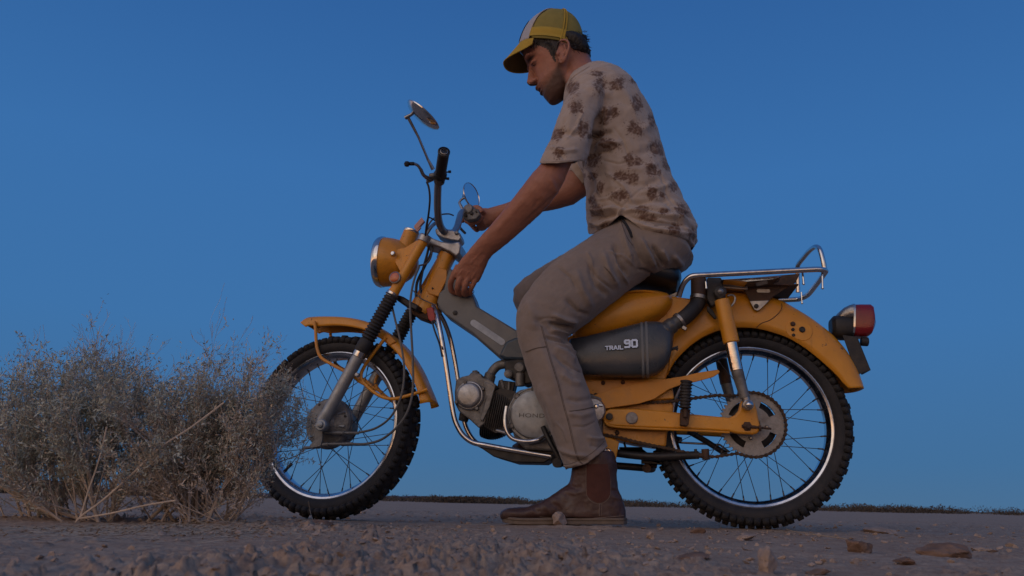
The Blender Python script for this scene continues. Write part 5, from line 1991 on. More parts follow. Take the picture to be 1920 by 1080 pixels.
# ---------------- trousers
tr = MB()
limb(tr, [((1172, 410), (1292, 470), -.02, .150), ((1150, 425), (1300, 490), -.035, .150), ((1120, 443), (1277, 509), -.06, .132), ((1090, 460), (1214, 520), -.10, .106), ((1062, 478), (1174, 545), -.125, .098), ((1032, 502), (1140, 572), -.145, .094), ((1004, 530), (1108, 598), -.158, .090), ((982, 560), (1082, 618), -.168, .086), ((970, 590), (1065, 628), -.173, .081),
          ((969, 615), (1064, 634), -.175, .078), ((973, 640), (1073, 650), -.178, .076), ((981, 668), (1083, 672), -.182, .076), ((991, 700), (1094, 700), -.187, .076), ((1003, 735), (1105, 733), -.192, .074), ((1018, 775), (1115, 768), -.197, .072), ((1033, 815), (1125, 802), -.20, .070), ((1048, 850), (1136, 826), -.20, .068), ((1061, 882), (1144, 846), -.20, .067), ((1066, 898), (1150, 862), -.20, .067)], 40, 2.25)
limb(tr, [((1150, 425), (1292, 490), .02, .150), ((1110, 458), (1245, 498), .08, .115), ((1085, 468), (1178, 524), .12, .10), ((1055, 480), (1140, 570), .145, .095), ((1020, 500), (1095, 596), .16, .088), ((985, 522), (1056, 612), .172, .082), ((964, 545), (1040, 618), .178, .078), ((962, 566), (1040, 622), .18, .074), ((974, 592), (1046, 632), .185, .070), ((1000, 660), (1066, 675), .195, .062), ((1022, 735), (1088, 735), .205, .060), ((1038, 800), (1102, 795), .21, .060)], 32, 2.25)
tme = modmesh('trousers', tr, .0032, 6)
co, no = get(tme)
px, py = to_px(co)
F_TR = [
    (((1190, 500), (1170, 480), (1140, 470)), 3, .003), (((1150, 545), (1120, 520), (1098, 488)), 3, -.003), (((1180, 535), (1160, 505), (1150, 470)), 3, .003), (((1236, 505), (1226, 478), (1212, 455)), 2.5, -.003), (((1070, 640), (1050, 628), (1030, 624)), 2.5, -.003), (((1085, 668), (1064, 650), (1040, 642)), 2.5, .003), (((1008, 600), (1024, 596), (1044, 598)), 2.5, -.002), (((1094, 700), (1076, 690), (1056, 676)), 2.5, -.0025), (((1118, 790), (1096, 800), (1070, 800)), 2.5, -.002), (((1040, 790), (1056, 806), (1064, 830)), 2.5, .002), (((1045, 500), (1070, 520), (1084, 545)), 3, -.0025), (((1100, 470), (1110, 490), (1112, 520)), 3, .0025),
    (((1165, 418), (1172, 450), (1186, 492)), 6, .005), (((1180, 430), (1192, 462), (1208, 500)), 6, -.006), (((1200, 445), (1214, 475), (1230, 502)), 6, .006), (((1222, 458), (1234, 480), (1246, 500)), 5, -.006), (((1240, 468), (1252, 490)), 5, .005), (((1150, 455), (1160, 490), (1178, 520)), 7, -.005), (((1130, 470), (1142, 510), (1160, 540)), 8, .005), (((1262, 478), (1280, 500)), 6, .004),
    (((1105, 500), (1118, 535), (1140, 556)), 8, -.005), (((1080, 505), (1092, 545), (1112, 580)), 9, .004), (((1060, 560), (1085, 585), (1105, 590)), 6, -.004), (((1196, 505), (1212, 508), (1226, 516)), 4, -.004),
    (((1034, 590), (1060, 600), (1084, 604)), 6, .006), (((1028, 604), (1052, 612), (1076, 616)), 5, -.007), (((1030, 618), (1052, 624), (1068, 628)), 5, .006), (((1020, 632), (1048, 638), (1070, 642)), 5, -.005), (((1000, 596), (1022, 610), (1038, 628)), 8, -.003), (((1040, 650), (1062, 662), (1080, 680)), 7, .004), (((1038, 664), (1058, 682), (1080, 700)), 6, -.004),
    (((1050, 700), (1072, 716), (1092, 720)), 7, .003), (((1010, 720), (1030, 760), (1040, 800)), 9, .003), (((1060, 748), (1084, 752), (1110, 748)), 6, -.003), (((1062, 775), (1090, 780), (1116, 772)), 7, .003), (((1046, 840), (1074, 852), (1104, 856)), 5, .004), (((1050, 852), (1078, 864), (1106, 864)), 4.5, -.004), (((1100, 820), (1120, 824), (1134, 822)), 5, .004), (((1105, 834), (1122, 838), (1138, 832)), 5, -.003), (((1056, 872), (1070, 874), (1086, 868)), 4, .003),
    (((1010, 640), (1030, 690), (1046, 740)), 12, .003), (((985, 560), (1000, 590), (1000, 620)), 12, .003)]
dd = folds(co, no, F_TR, gain=2.0)
# seams as real ridges
SEAM = [((1014, 611), (1022, 640), (1032, 676), (1046, 720), (1056, 760), (1066, 795), (1074, 830), (1084, 862), (1096, 872)), ((985, 660), (1004, 653), (1023, 650)), ((1067, 771), (1090, 768), (1112, 763)), ((1132, 500), (1144, 513), (1152, 527))]
for s_ in SEAM:
    dd += folds(co, no, [(s_, 2.2, .0012), (s_, .9, -.0016)])
dd += .0030*fbm(co*np.array([12, 12, 9]), 3)+.0010*fbm(co*50, 2)
farleg = co[:, 1] > .06
dd += farleg*.0035*pnoise(co*np.array([22, 10, 22]))
co = co+no*dd[:, None]
put(tme, co)


def tr_kill(co, no):
    px, py = to_px(co)
    near = co[:, 1] < -.08
    k = near & (py > np.interp(px, [1040, 1062, 1085, 1105, 1122, 1138, 1160], [884, 881, 876, 867, 855, 840, 815])) & (px > 1045)
    k |= (~near) & (co[:, 2] < P(1060, 790, .21)[2]) & (co[:, 1] > .1)
    return k


cut_faces(tme, tr_kill)
to = link('trousers', tme, M['trousers'], man, True, None)
sd_ = to.modifiers.new('s', 'SOLIDIFY')
sd_.thickness = .0022
sd_.offset = -1
# pocket gap and small details sit on the cloth
from mathutils.bvhtree import BVHTree


def surf(me, x, y, lift=.0008):
    """point where the camera's line through this photo pixel meets the cloth"""
    if me.name not in surf.c:
        surf.c[me.name] = BVHTree.FromPolygons([v.co[:] for v in me.vertices], [p.vertices[:] for p in me.polygons])
    d = unit(ray(x, y))
    h, n, i, t = surf.c[me.name].ray_cast(Vector(CAM), Vector(d))
    if h is None:
        return None
    return np.array(h)+np.array(n)*lift


surf.c = {}


def stitch(me, pts, r, m, parent, name, n=10):
    pp = smooth_path([V(a, b, 0) for a, b in pts], n)
    q = [surf(me, a[0], a[1], r*.1) for a in pp]
    q = [a for a in q if a is not None]
    if len(q) < 3:
        return
    b_ = MB()
    b_.tube(q, r, 5)
    return part(name, b_, m, parent, sharp=None)


M['shirt_trim'] = mat('shirt trim', (.40, .32, .27), .9, 0, .12, 60, spec=.1)
stitch(SHIRT_ME, [(1105, 125), (1092, 133), (1078, 142), (1068, 152), (1063, 162)], .0022, M['shirt_trim'], SHIRT_O, 'collar')
stitch(SHIRT_ME, [(1016, 303.5), (1040, 302.5), (1066, 301), (1088, 298)], .0010, M['shirt_trim'], SHIRT_O, 'cuff_seam')
for s_ in SEAM:
    stitch(tme, s_, .0009, M['seam'], to, 'seam')
    stitch(tme, [(a+2.4, b+.6) for a, b in s_], .0006, M['seam'], to, 'seam')
stitch(tme, [(1168, 414), (1174, 422), (1180, 433), (1185, 445)], .0042, M['pocket'], to, 'pocket')
stitch(tme, [(1163, 409), (1168, 426), (1176, 446), (1186, 460)], .0012, M['seam'], to, 'pocket_edge')
stitch(tme, [(1057, 871), (1072, 869), (1092, 860), (1114, 846), (1133, 827)], .0008, M['seam'], to, 'hem')

# ---------------- boots
def boot(Y, dx=0, dz=0, rot=0, name_label=None):
    b_ = MB()
    sh_ = lambda x, y: (x, y)
    # leg shaft
    b_.loft([((1078, 852), (1150, 846), Y, .048), ((1074, 872), (1157, 868), Y, .048), ((1071, 890), (1157, 888), Y, .046), ((1068, 903), (1157, 904), Y, .044), ((1062, 914), (1160, 918), Y, .043), ((1050, 924), (1165, 930), Y, .042), ((1036, 936), (1170, 944), Y, .041), ((1020, 946), (1173, 956), Y, .041), ((1010, 957), (1174, 966), Y, .042), ((1005, 967), (1174, 974), Y, .041)], 36, 2.3)
    # forefoot
    b_.rings([oval((P(x, y0, Y)+P(x, y1, Y))/2, (P(x, y0, Y)-P(x, y1, Y))/2, V(0, hw, 0), 30, 2.5) for x, y0, y1, hw in ((1070, 905, 974, .036), (1050, 918, 974, .040), (1030, 932, 975, .043), (1010, 943, 976, .046), (990, 950, 976, .048), (970, 951.5, 976, .048), (955, 952.5, 976, .044), (946, 955, 975, .036), (940, 959, 974, .022))])
    me = modmesh('boot', b_, .0026, 6)
    co, no = get(me)
    dd = folds(co, no, [(((1062, 905), (1078, 915), (1092, 912)), 5, -.003), (((1058, 920), (1075, 926), (1096, 922)), 5, .002), (((1030, 940), (1045, 950), (1052, 964)), 6, -.003), (((1018, 946), (1030, 958), (1036, 968)), 6, .002), (((1000, 952), (1012, 962)), 6, -.002), (((1145, 918), (1160, 922)), 4, -.003), (((1148, 932), (1166, 936)), 5, .002), (((1125, 943), (1124, 966)), 1.5, .0012)])
    dd += .0012*fbm(co*55, 3)
    put(me, co+no*dd[:, None])
    bo_ = link('boot', me, M['leather'], man, True, None)
    s_ = MB()
    out = [(941, 966), (938, 970), (941, 976), (950, 981), (975, 983.5), (1010, 984), (1060, 984), (1110, 983), (1150, 982), (1174, 981), (1178, 976), (1175, 970), (1150, 972), (1100, 975), (1050, 976), (1000, 975), (965, 973)]
    # sole outline seen from above, two stacked layers
    Lh = [(943, .012), (950, .032), (962, .044), (980, .051), (1005, .052), (1030, .047), (1060, .039), (1095, .036), (1130, .040), (1155, .040), (1170, .032), (1176, .014)]
    for (ya, yb, k_) in ((971, 976, 1.04), (976, 983, 1.0)):
        ring_t, ring_b = [], []
        for sgn in (-1, 1):
            seq = Lh if sgn < 0 else Lh[::-1]
            for x, w in seq:
                lift = max(0, (970-x))*.16
                p_t, p_b = P(x, ya-lift, Y), P(x, yb-lift*1.1, Y)
                ring_t.append(V(p_t[0], Y+sgn*w*k_, p_t[2]))
                ring_b.append(V(p_b[0], Y+sgn*w*k_, p_b[2]))
        s_.rings([ring_b, ring_t])
    part('sole', s_, M['sole'], bo_, bevel=.0015)
    return me, bo_


bme_, bo_ = boot(-.20)
gore = [surf(bme_, x, y, .0007) for x, y in [(1100, 873), (1112, 871), (1126, 870), (1138, 869), (1142, 885), (1144, 905), (1144, 920), (1141, 932), (1134, 940), (1125, 943), (1114, 942), (1106, 937), (1101, 928), (1100, 910), (1100, 890)]]
if all(q is not None for q in gore):
    # gore laid as a fan so that it follows the ankle
    cpt = [surf(bme_, 1121, y, .0011) for y in (885, 905, 925)]
    gm = MB()
    gx_, gy_ = np.meshgrid(np.linspace(1100, 1144, 12), np.linspace(870, 943, 20))
    grid = {}
    for j in range(20):
        yy = gy_[j, 0]
        wl = 1100 if yy < 925 else 1100+((yy-925)/18)**2*20
        wr = 1139+min(5, (yy-870)*.2) if yy < 925 else 1144-((yy-925)/18)**2*18
        grid[j] = [surf(bme_, wl+(wr-wl)*i/11, yy, .0009) for i in range(12)]
    if all(p is not None for r_ in grid.values() for p in r_):
        gm.rings([grid[j] for j in range(20)], closed=False, caps=False)
        part('elastic_gore', gm, M['elastic'], bo_, sharp=None)
    stitch(bme_, [(1099, 872), (1099, 910), (1101, 930), (1110, 941), (1124, 944.5), (1136, 940), (1144, 928), (1145, 905), (1141, 880)], .0008, M['stitch'], bo_, 'stitching')
    stitch(bme_, [(1124, 945), (1124, 968)], .0012, M['stitch'], bo_, 'stitching')
    stitch(bme_, [(1128, 945), (1128, 968)], .0008, M['stitch'], bo_, 'stitching')
stitch(bme_, [(1012, 969), (1040, 971), (1080, 973), (1120, 971), (1150, 969), (1170, 967)], .0012, M['stitch'], bo_, 'welt')
# far boot rests on the far foot peg, hidden behind the near leg
fb_ = MB()
fb_.loft([((1044, 765), (1096, 760), .21, .045), ((1044, 790), (1098, 788), .21, .045), ((1042, 812), (1102, 816), .21, .044), ((1036, 830), (1106, 834), .21, .042), ((1034, 846), (1108, 848), .21, .040)], 24, 2.3)
fb_.rings([oval(P(x, y, .21), V(0, 0, h), V(0, w, 0), 20, 2.4) for x, y, h, w in ((1110, 832, .012, .02), (1100, 830, .026, .036), (1070, 828, .032, .040), (1030, 832, .028, .045), (1000, 835, .022, .047), (975, 838, .018, .044), (962, 841, .010, .028))])
fme = modmesh('boot', fb_, .004, 3)
# keep it behind the leg: turn it so that the toe points forward and in
link('boot', fme, M['leather'], man, True, None)

# ---------------- cap
CN = -.078
cb_f, cb_b = P(978, 78, 0), P(1096, 90, 0)
nb1, nb2 = P(1011, 72, -.072), P(1086, 88, -.052)
cax_f = unit(V(cb_f[0]-cb_b[0], 0, (cb_f[2]-cb_b[2])*.5+(nb1-nb2)[2]*.5*np.linalg.norm(cb_f-cb_b)/np.linalg.norm(nb1-nb2)))
cax_u = unit(V(-cax_f[2], 0, cax_f[0]))
if cax_u[2] < 0:
    cax_u = -cax_u
ctop = P(1037, 21.5, 0)
cz = (nb1 @ cax_u+nb2 @ cax_u)/2          # level of the rim along the cap's up axis
ch_ = ctop @ cax_u-cz
xf, xb = cb_f @ cax_f+.004, P(1097, 76, 0) @ cax_f
cmid = (xf+xb)/2
half = (xf-xb)/2
W_ = .079


def capP(t, h, grow=0.0):
    """t: angle (0 = front), h: 0 rim .. 1 crown"""
    # the front panel stands up steeply, the back falls away
    kf = (1-h**2.6)**(1/2.0)
    kb = (1-h**2.1)**(1/2.1)
    c, s = math.cos(t), math.sin(t)
    k = kf if c > 0 else kb
    ks = (1-h**2.4)**(1/2.2)
    fx = cmid-.004*h+(half+grow)*k*math.copysign(abs(c)**.92, c)
    return cax_f*fx+cax_u*(cz+(ch_+grow)*h)+ey*((W_+grow)*ks*math.copysign(abs(s)**.92, s))


def cap_patch(t0, t1, h0, h1, nt2=24, nh=12, grow=0.0):
    rings = []
    for h in np.linspace(h0, h1, nh):
        rings.append([capP(t, h, grow) for t in np.linspace(t0, t1, nt2)])
    return rings


cap_m = MB()
TF = math.radians(55)
cap_m.rings(cap_patch(TF, 2*PI-TF, 0, .9985, 70, 26), closed=False, caps=False)
# remove the adjuster opening at the back of the cap
me_cap = to_mesh('cap', cap_m)


def cap_kill(co, no):
    q_ = co
    f_ = q_ @ cax_f-(cmid-half)
    u_ = q_ @ cax_u-cz
    return (f_ < .035) & ((u_-.012)**2+(q_[:, 1]*.72)**2 < .022**2) & (u_ > .010)


cut_faces(me_cap, cap_kill)
capo = link('cap', me_cap, M['cap_mesh'], man, True, None)
sd_ = capo.modifiers.new('s', 'SOLIDIFY')
sd_.thickness = .0015
sd_.offset = 1
fp_ = MB()
fp_.rings(cap_patch(-TF, TF, 0, .9985, 40, 24, .0006), closed=False, caps=False)
part('front_panel', fp_, M['cap_white'], capo, solid=-.0012, sharp=None, label='white front panel of the cap', fixn=False)
lg_ = MB()
lg_.rings(cap_patch(-.36, .36, .12, .60, 24, 10, .0030), closed=False, caps=False)
part('front_print', lg_, M['cap_logo'], capo, sharp=None, fixn=False, solid=-.0004)
for s in (-1, 1):
    bn = MB()
    bn.rings([[capP(t, h, .0018) for t in np.linspace(s*TF, s*(PI-.42), 26)] for h in np.linspace(-.02, .27, 5)], closed=False, caps=False)
    part('sweatband', bn, M['cap_yellow'], capo, sharp=None, fixn=False, solid=-.0008)
    t_ = MB()
    t_.tube([capP(s*TF, h, .0018) for h in np.linspace(0, .99, 24)], .0012, 6)
    part('piping', t_, M['cap_piping'], capo)
    for tt in (math.radians(111), math.radians(116)):
        t_ = MB()
        t_.tube([capP(s*tt, h, .0022) for h in np.linspace(0, .99, 24)], .0022, 6)
        part('seam_tape', t_, M['cap_yellow'], capo)
st2 = MB()
st2.rings([[capP(t, h, .002) for t in np.linspace(PI-.62, PI+.62, 20)] for h in (0, .07, .13)], closed=False, caps=False)
part('adjuster_strap', st2, M['cap_yellow'], capo, sharp=None, fixn=False, solid=-.0012)
btn = MB()
blob(btn, capP(0, .9985, .001)*.5+capP(PI, .9985, .001)*.5, hf*.006, ey*.006, cax_u*.003)
part('button', btn, M['cap_yellow'], capo)
# brim: curved plate, fixed along the front rim
tip = P(945.5, 121, 0)
bd = tip-capP(0, 0)
brv = []
NT, NR = 26, 10
for jr in range(NR+1):
    row = []
    k = jr/NR
    for i in range(NT+1):
        t = -math.radians(66)+math.radians(132)*i/NT
        e_ = capP(t, 0, .001)
        s_ = math.sin(t)/math.sin(math.radians(66))
        ext = (max(0, 1-abs(s_)**2.6))**.62
        out_ = e_+bd*ext*k
        # arch across the brim
        sag = -.020*(out_[1]/.075)**2*k
        row.append(out_+cax_u*sag)
    brv.append(row)
br_t, br_u = MB(), MB()
br_t.rings(brv, closed=False, caps=False)
br_u.rings([[p-cax_u*.0028 for p in r_] for r_ in brv], closed=False, caps=False)
bro = part('brim', br_t, M['cap_yellow'], capo, sharp=None, fixn=False)
part('brim_underside', br_u, M['cap_under'], bro, sharp=None, fixn=False)
eg = MB()
edge = [brv[NR][i] for i in range(NT+1)]
eg.tube([p-cax_u*.0014 for p in edge], .0019, 8)
part('brim_edge', eg, M['cap_yellow'], bro, sharp=None)

# ================================================================= GROUND, HILLS
def ground_h(x, y):
    """height of the trodden dirt, metres"""
    p = np.stack([x, y, np.zeros_like(x)], 1)
    d = np.hypot(x-CAM[0], y-CAM[1])
    h = .006+.0045*pnoise(p*2.2+3)+.0030*pnoise(p*6.1+8)
    rough = np.clip(.55+1.5*pnoise(p*2.3+21)+.5*pnoise(p*7+5), .10, 1.15)
    # left foreground is smoother silt
    sm = 1-.72*sstep(-(x-.25)+.25*pnoise(p*3+4)*.6, 0, .45)*sstep(-(y+.62), -.1, .15)
    rough = rough*sm*(.35+.9*sstep(pnoise(p*.9+60), -.25, .25))
    d1, d2, rv, ox, oy = cells(x*21+.9*pnoise(p*38)+.4*pnoise(p*90), y*30+.9*pnoise(p*38+50)+.4*pnoise(p*90+9), 3)
    dn = .62-.22*sstep(pnoise(p*2.6+31), -.1, .4)
    chunk = np.where(rv > dn, .0018+(rv-dn)*.010+(ox*(rv*7 % 1-.5)+oy*(rv*13 % 1-.5))*.026*sstep(pnoise(p*4.1+77), -.5, .3), -.0015*rv)
    chunk *= sstep(d2-d1, .02, .16)
    e1, e2, rv2, ox2, oy2 = cells(x*61, y*61, 9)
    chip = ((rv2-.45)*.008+(ox2*(rv2*11 % 1-.5))*.012)*sstep(e2-e1, .02, .2)*(rv2 > .62)
    h = h+rough*(chunk*.62+chip*1.2)+rough*.0022*fbm(p*55, 3)+.0006*fbm(p*160, 2)
    # crumbly ridge pushed up in the foreground, right of the middle
    band = np.exp(-((y+1.20)/.22)**2)*sstep(x, .35, .75)
    h += band*.007*np.clip(pnoise(p*7+2)+.2, -.2, 1)
    # tyres press in a little; sole and tyre contacts
    for cx_, cy_, wx, wy, z in ((1.172, 0, .13, .05, .0115), (0.0, 0.0, .13, .06, .0065), (.69, -.20, .16, .06, .0145)):
        k = np.exp(-(((x-cx_)/wx)**4+((y-cy_)/wy)**4))
        h = h*(1-k)+(z+.0012*fbm(p*60, 2))*k
    h += .009*np.exp(-(((x-.70)/.17)**4+((y+.285)/.022)**2))*(.7+.5*pnoise(p*40))
    h = np.where(d < .35, h*sstep(d, .1, .35), h)
    far = sstep(d, 4, 9)
    return h*(1-far)+far*(.006+.012*pnoise(p*.25)-.010)


na, nr = 820, 460
ang = np.linspace(math.radians(-64), math.radians(64), na)
tt = np.linspace(0, 1, nr)
# rows packed so that each covers about the same height in the picture, out to 14 m
rad = 1/(1/.28*(1-tt)+1/14.0*tt)
rad = .5*rad+.5*(.28*(14/.28)**tt)
A, Rr_ = np.meshgrid(ang, rad)
fa = YAW
gx2 = CAM[0]+Rr_*np.sin(A+fa)
gy2 = CAM[1]+Rr_*np.cos(A+fa)
hh = ground_h(gx2.ravel(), gy2.ravel())
verts = np.stack([gx2.ravel(), gy2.ravel(), hh], 1)
idx = np.arange(na*nr).reshape(nr, na)
quads = np.stack([idx[:-1, :-1], idx[:-1, 1:], idx[1:, 1:], idx[1:, :-1]], -1).reshape(-1, 4)


def fast_mesh(name, v, q):
    me = bpy.data.meshes.new(name)
    k = q.shape[1]
    me.vertices.add(len(v))
    me.vertices.foreach_set('co', np.asarray(v, np.float32).ravel())
    me.loops.add(q.size)
    me.loops.foreach_set('vertex_index', q.astype(np.int32).ravel())
    me.polygons.add(len(q))
    me.polygons.foreach_set('loop_start', np.arange(0, q.size, k, dtype=np.int32))
    me.polygons.foreach_set('loop_total', np.full(len(q), k, np.int32))
    me.update(calc_edges=True)
    me.validate()
    return me


def dirt_material():
    m = mat('desert dirt', (.215, .158, .128), .95, 0, .0, spec=.12)
    nt = m.node_tree
    N, L = nt.nodes, nt.links
    b = N['Principled BSDF']
    tc = N.new('ShaderNodeTexCoord')

    def noise(s, d=6, r=.6):
        n = N.new('ShaderNodeTexNoise')
        n.inputs['Scale'].default_value = s
        n.inputs['Detail'].default_value = d
        n.inputs['Roughness'].default_value = r
        L.new(tc.outputs['Object'], n.inputs['Vector'])
        return n.outputs['Fac']

    def ramp(src, stops):
        r = N.new('ShaderNodeValToRGB')
        e = r.color_ramp.elements
        while len(e) < len(stops):
            e.new(.5)
        for el, (p, c) in zip(e, stops):
            el.position = p
            el.color = (*c, 1)
        L.new(src, r.inputs[0])
        return r.outputs[0]

    def mix(f, a, b_, mode='MIX'):
        n = N.new('ShaderNodeMix')
        n.data_type = 'RGBA'
        n.blend_type = mode
        for s, k in ((f, 'Factor'), (a, 'A'), (b_, 'B')):
            if hasattr(s, 'links'):
                L.new(s, n.inputs[k])
            elif k == 'Factor':
                n.inputs[k].default_value = s
            else:
                n.inputs[k].default_value = (*s, 1)
        return n.outputs['Result']
    c = ramp(noise(3.1, 8, .65), [(.30, (.185, .140, .112)), (.5, (.235, .180, .145)), (.72, (.30, .235, .190))])
    c2 = ramp(noise(38, 6, .7), [(.30, (.115, .068, .048)), (.46, (.205, .148, .115)), (.6, (.255, .200, .160)), (.75, (.35, .285, .23))])
    c = mix(.6, c, c2)
    c3 = ramp(noise(170, 4, .7), [(.3, (.62, .58, .56)), (.5, (1, 1, 1)), (.72, (1.25, 1.2, 1.12))])
    c = mix(.75, c, c3, 'MULTIPLY')
    c = mix(1.0, c, (1.66, 1.58, 1.46), 'MULTIPLY')
    L.new(c, b.inputs['Base Color'])
    bp = N.new('ShaderNodeBump')
    bp.inputs['Distance'].default_value = .0016
    bp.inputs['Strength'].default_value = 1
    L.new(noise(240, 6, .65), bp.inputs['Height'])
    L.new(bp.outputs[0], b.inputs['Normal'])
    return m


M['dirt'] = dirt_material()
M['clod'] = mat('dirt clod', (.34, .26, .212), .95, 0, .25, 30, .0016, 120, (.44, .35, .29), 26, .8, spec=.1)
M['clod_dark'] = mat('dark clod', (.19, .125, .095), .95, 0, .3, 40, .002, 120, (.28, .2, .155), 26, .6, spec=.1)
M['straw'] = mat('dry straw', (.40, .31, .22), .9, 0, .3, 30)
M['far'] = mat('hills with painted haze', (.13, .105, .12), 1, 0, .15, .002, spec=0)  # purplish base colour has the distance haze painted in
M['scrub'] = mat('distant scrub', (.085, .070, .055), .95, 0, .3, .4, spec=.1)
gme = fast_mesh('ground', verts, quads)
g_ = link('ground', gme, M['dirt'], None, True, None)
tag(g_, 'dry reddish grey desert dirt, crumbled and scattered with clods', kind='structure')
# the rest of the plain, one sheet out to the horizon, with a hole where the fine sheet lies is not needed: it sits lower
pl_ = MB()
R_big = 9000
ringr = [0.0, 2, 5, 9, 14, 20, 40, 100, 400, 1500, R_big]
k_ = 72
vs, fs = [], []
for ri, r_ in enumerate(ringr[1:]):
    for a in range(k_):
        t = a*2*PI/k_
        z = -.05 if r_ < 12 else -.012
        vs.append((CAM[0]+r_*math.sin(t), CAM[1]+r_*math.cos(t), z))
vs.append((CAM[0], CAM[1], -.05))
for a in range(k_):
    fs.append((len(vs)-1, (a+1) % k_, a))
for ri in range(len(ringr)-2):
    for a in range(k_):
        b0, b1 = ri*k_+a, ri*k_+(a+1) % k_
        fs.append((b0, b1, b1+k_, b0+k_))
pm = to_mesh('plain', (vs, fs))
po = link('plain', pm, M['dirt'], None, False)
tag(po, 'flat desert plain stretching to the horizon', kind='structure')


def gz(x, y):
    return float(ground_h(np.array([x]), np.array([y]))[0])


def gpx(x, y):
    """pixel -> point on the level ground"""
    d = ray(x, y)
    p = CAM+d*((.006-CAM[2])/d[2])
    return p


# hills far off: a low faint range
def hills(name, az0, az1, dist, hmax, seed, label):
    r_ = []
    n = 160
    az = np.linspace(az0, az1, n)
    for a, k in zip(az, np.linspace(0, 1, n)):
        env = math.sin(PI*k)**.5
        h = hmax*env*(.55+.5*float(fbm(np.array([[k*9+seed, 0, 0]]), 4)[0]))
        h = max(h, 1)
        d0 = V(math.sin(a), math.cos(a), 0)
        base = V(CAM[0], CAM[1], 0)
        r_.append([base+d0*dist+V(0, 0, -2), base+d0*(dist+dist*.03)+V(0, 0, h*.55), base+d0*(dist+dist*.07)+V(0, 0, h), base+d0*(dist+dist*.14)+V(0, 0, -2)])
    m_ = MB()
    m_.rings(r_, closed=False, caps=False)
    o = part(name, m_, M['far'], None, sharp=None)
    tag(o, label, kind='structure')


hills('hills', math.radians(-44), math.radians(-4), 5200, 62, 3, 'low range of hills on the horizon with blue haze painted in')
hills('hills', math.radians(-60), math.radians(-34), 6000, 170, 5, 'hills with haze painted in, beyond the left end of the plain')
hills('hills', math.radians(8), math.radians(30), 7000, 16, 11, 'faint lower ridge on the right horizon')

# scrub strip on the horizon
def leaf_cloud(n, cx_, cy_, rx, ry, h, size):
    p = rng.normal(size=(n, 3))
    p /= np.linalg.norm(p, axis=1)[:, None]
    p *= rng.random(n)[:, None]**.4
    p[:, 2] = np.abs(p[:, 2])
    p = p*[rx, ry, h]+[cx_, cy_, 0]
    a = rng.normal(size=(n, 3))
    b = rng.normal(size=(n, 3))
    a /= np.linalg.norm(a, axis=1)[:, None]
    b /= np.linalg.norm(b, axis=1)[:, None]
    s = size*rng.uniform(.6, 1.5, n)[:, None]
    return np.stack([p-a*s*.5, p+b*s*.4, p+a*s*.7], 1)


tris = []
for i in range(620):
    d = rng.uniform(34, 75)
    a = YAW+math.radians(rng.uniform(-38, 38))
    if rng.random() < .55:
        a = YAW+math.radians(rng.choice([-3, -1.2, 8, 17, 25, -33, -29])+rng.normal(0, 1.4))
    x, y = CAM[0]+d*math.sin(a), CAM[1]+d*math.cos(a)
    hgt = rng.uniform(.16, .46)*(d/50)
    if a < YAW-math.radians(26):
        hgt *= 1.9
    w = rng.uniform(.5, 1.6)
    tris.append(leaf_cloud(150, x, y, w, .5, hgt, .10))
T_ = np.concatenate(tris)
me = fast_mesh('scrub', T_.reshape(-1, 3), np.arange(len(T_)*3).reshape(-1, 3))
o = link('scrub', me, M['scrub'], None, False)
tag(o, 'dark strip of distant desert scrub along the horizon', kind='stuff')

# ---------------------------------------------------------------- loose clods
def rock_mesh(name, size, seed, flat=.55, n=2, mt=None, jag=.35):
    import bmesh
    bm = bmesh.new()
    bmesh.ops.create_icosphere(bm, subdivisions=n, radius=1)
    me = bpy.data.meshes.new(name)
    bm.to_mesh(me)
    bm.free()
    v = np.array([q_.co[:] for q_ in me.vertices])
    r = np.random.default_rng(seed)
    # chop with random planes for broken, angular faces
    for _ in range(9):
        nrm = unit(r.normal(size=3))
        c = r.uniform(.45, .85)
        d = v @ nrm
        v = np.where((d > c)[:, None], v-nrm*(d-c)[:, None], v)
    v = v*(1+jag*.35*fbm(v*1.7+seed, 3)[:, None])
    v = v*np.array([1, r.uniform(.7, 1), flat])*size
    put(me, v)
    me.materials.append(mt or M['clod'])
    return me


CLODS = [
    # (px, py of the foot, width px, height px, flatness, label, material)
    ((1447, 1080), 44, 50, 1.15, 'upright pale flat clod at the bottom edge, right of the middle', 'clod'),
    ((1612, 1037), 40, 26, .65, 'dark reddish clod lying right of the rear wheel', 'clod_dark'),
    ((1780, 1050), 66, 30, .5, 'broad low dark clod at the far right', 'clod_dark'),
    ((1045, 992), 26, 24, .95, 'small pale upright clod against the boot sole', 'clod'),
    ((1662, 1002), 40, 10, .35, 'thin flat flake of dirt in the right middle ground', 'clod'),
    ((1300, 1062), 50, 12, .35, 'flat reddish flake near the bottom edge below the rear wheel', 'clod_dark'),
    ((1120, 1078), 60, 16, .4, 'broad flat flake at the bottom edge below the boot', 'clod'),
    ((1220, 1012), 18, 14, .8, 'small pale knob of dirt between boot and rear wheel', 'clod'),
    ((597, 992), 46, 16, .5, 'crumbly reddish heap just in front of the front tyre', 'clod_dark'),
    ((1400, 1012), 34, 10, .4, 'low flake under the rear tyre', 'clod'),
    ((1700, 1062), 34, 12, .5, 'small dark flake beside the broad clod', 'clod_dark'),
    ((695, 1012), 24, 12, .7, 'small upright chip between front wheel and boot', 'clod'),
    ((1110, 1004), 22, 10, .6, 'crumb of dirt below the boot heel', 'clod'),
    ((1850, 1040), 34, 10, .45, 'low flake near the right edge', 'clod'),
    ((1310, 1002), 20, 10, .6, 'crumb of dirt left of the rear contact', 'clod_dark'),
    ((1540, 1075), 40, 12, .45, 'broken flake at the bottom edge right of the upright clod', 'clod_dark'),
]
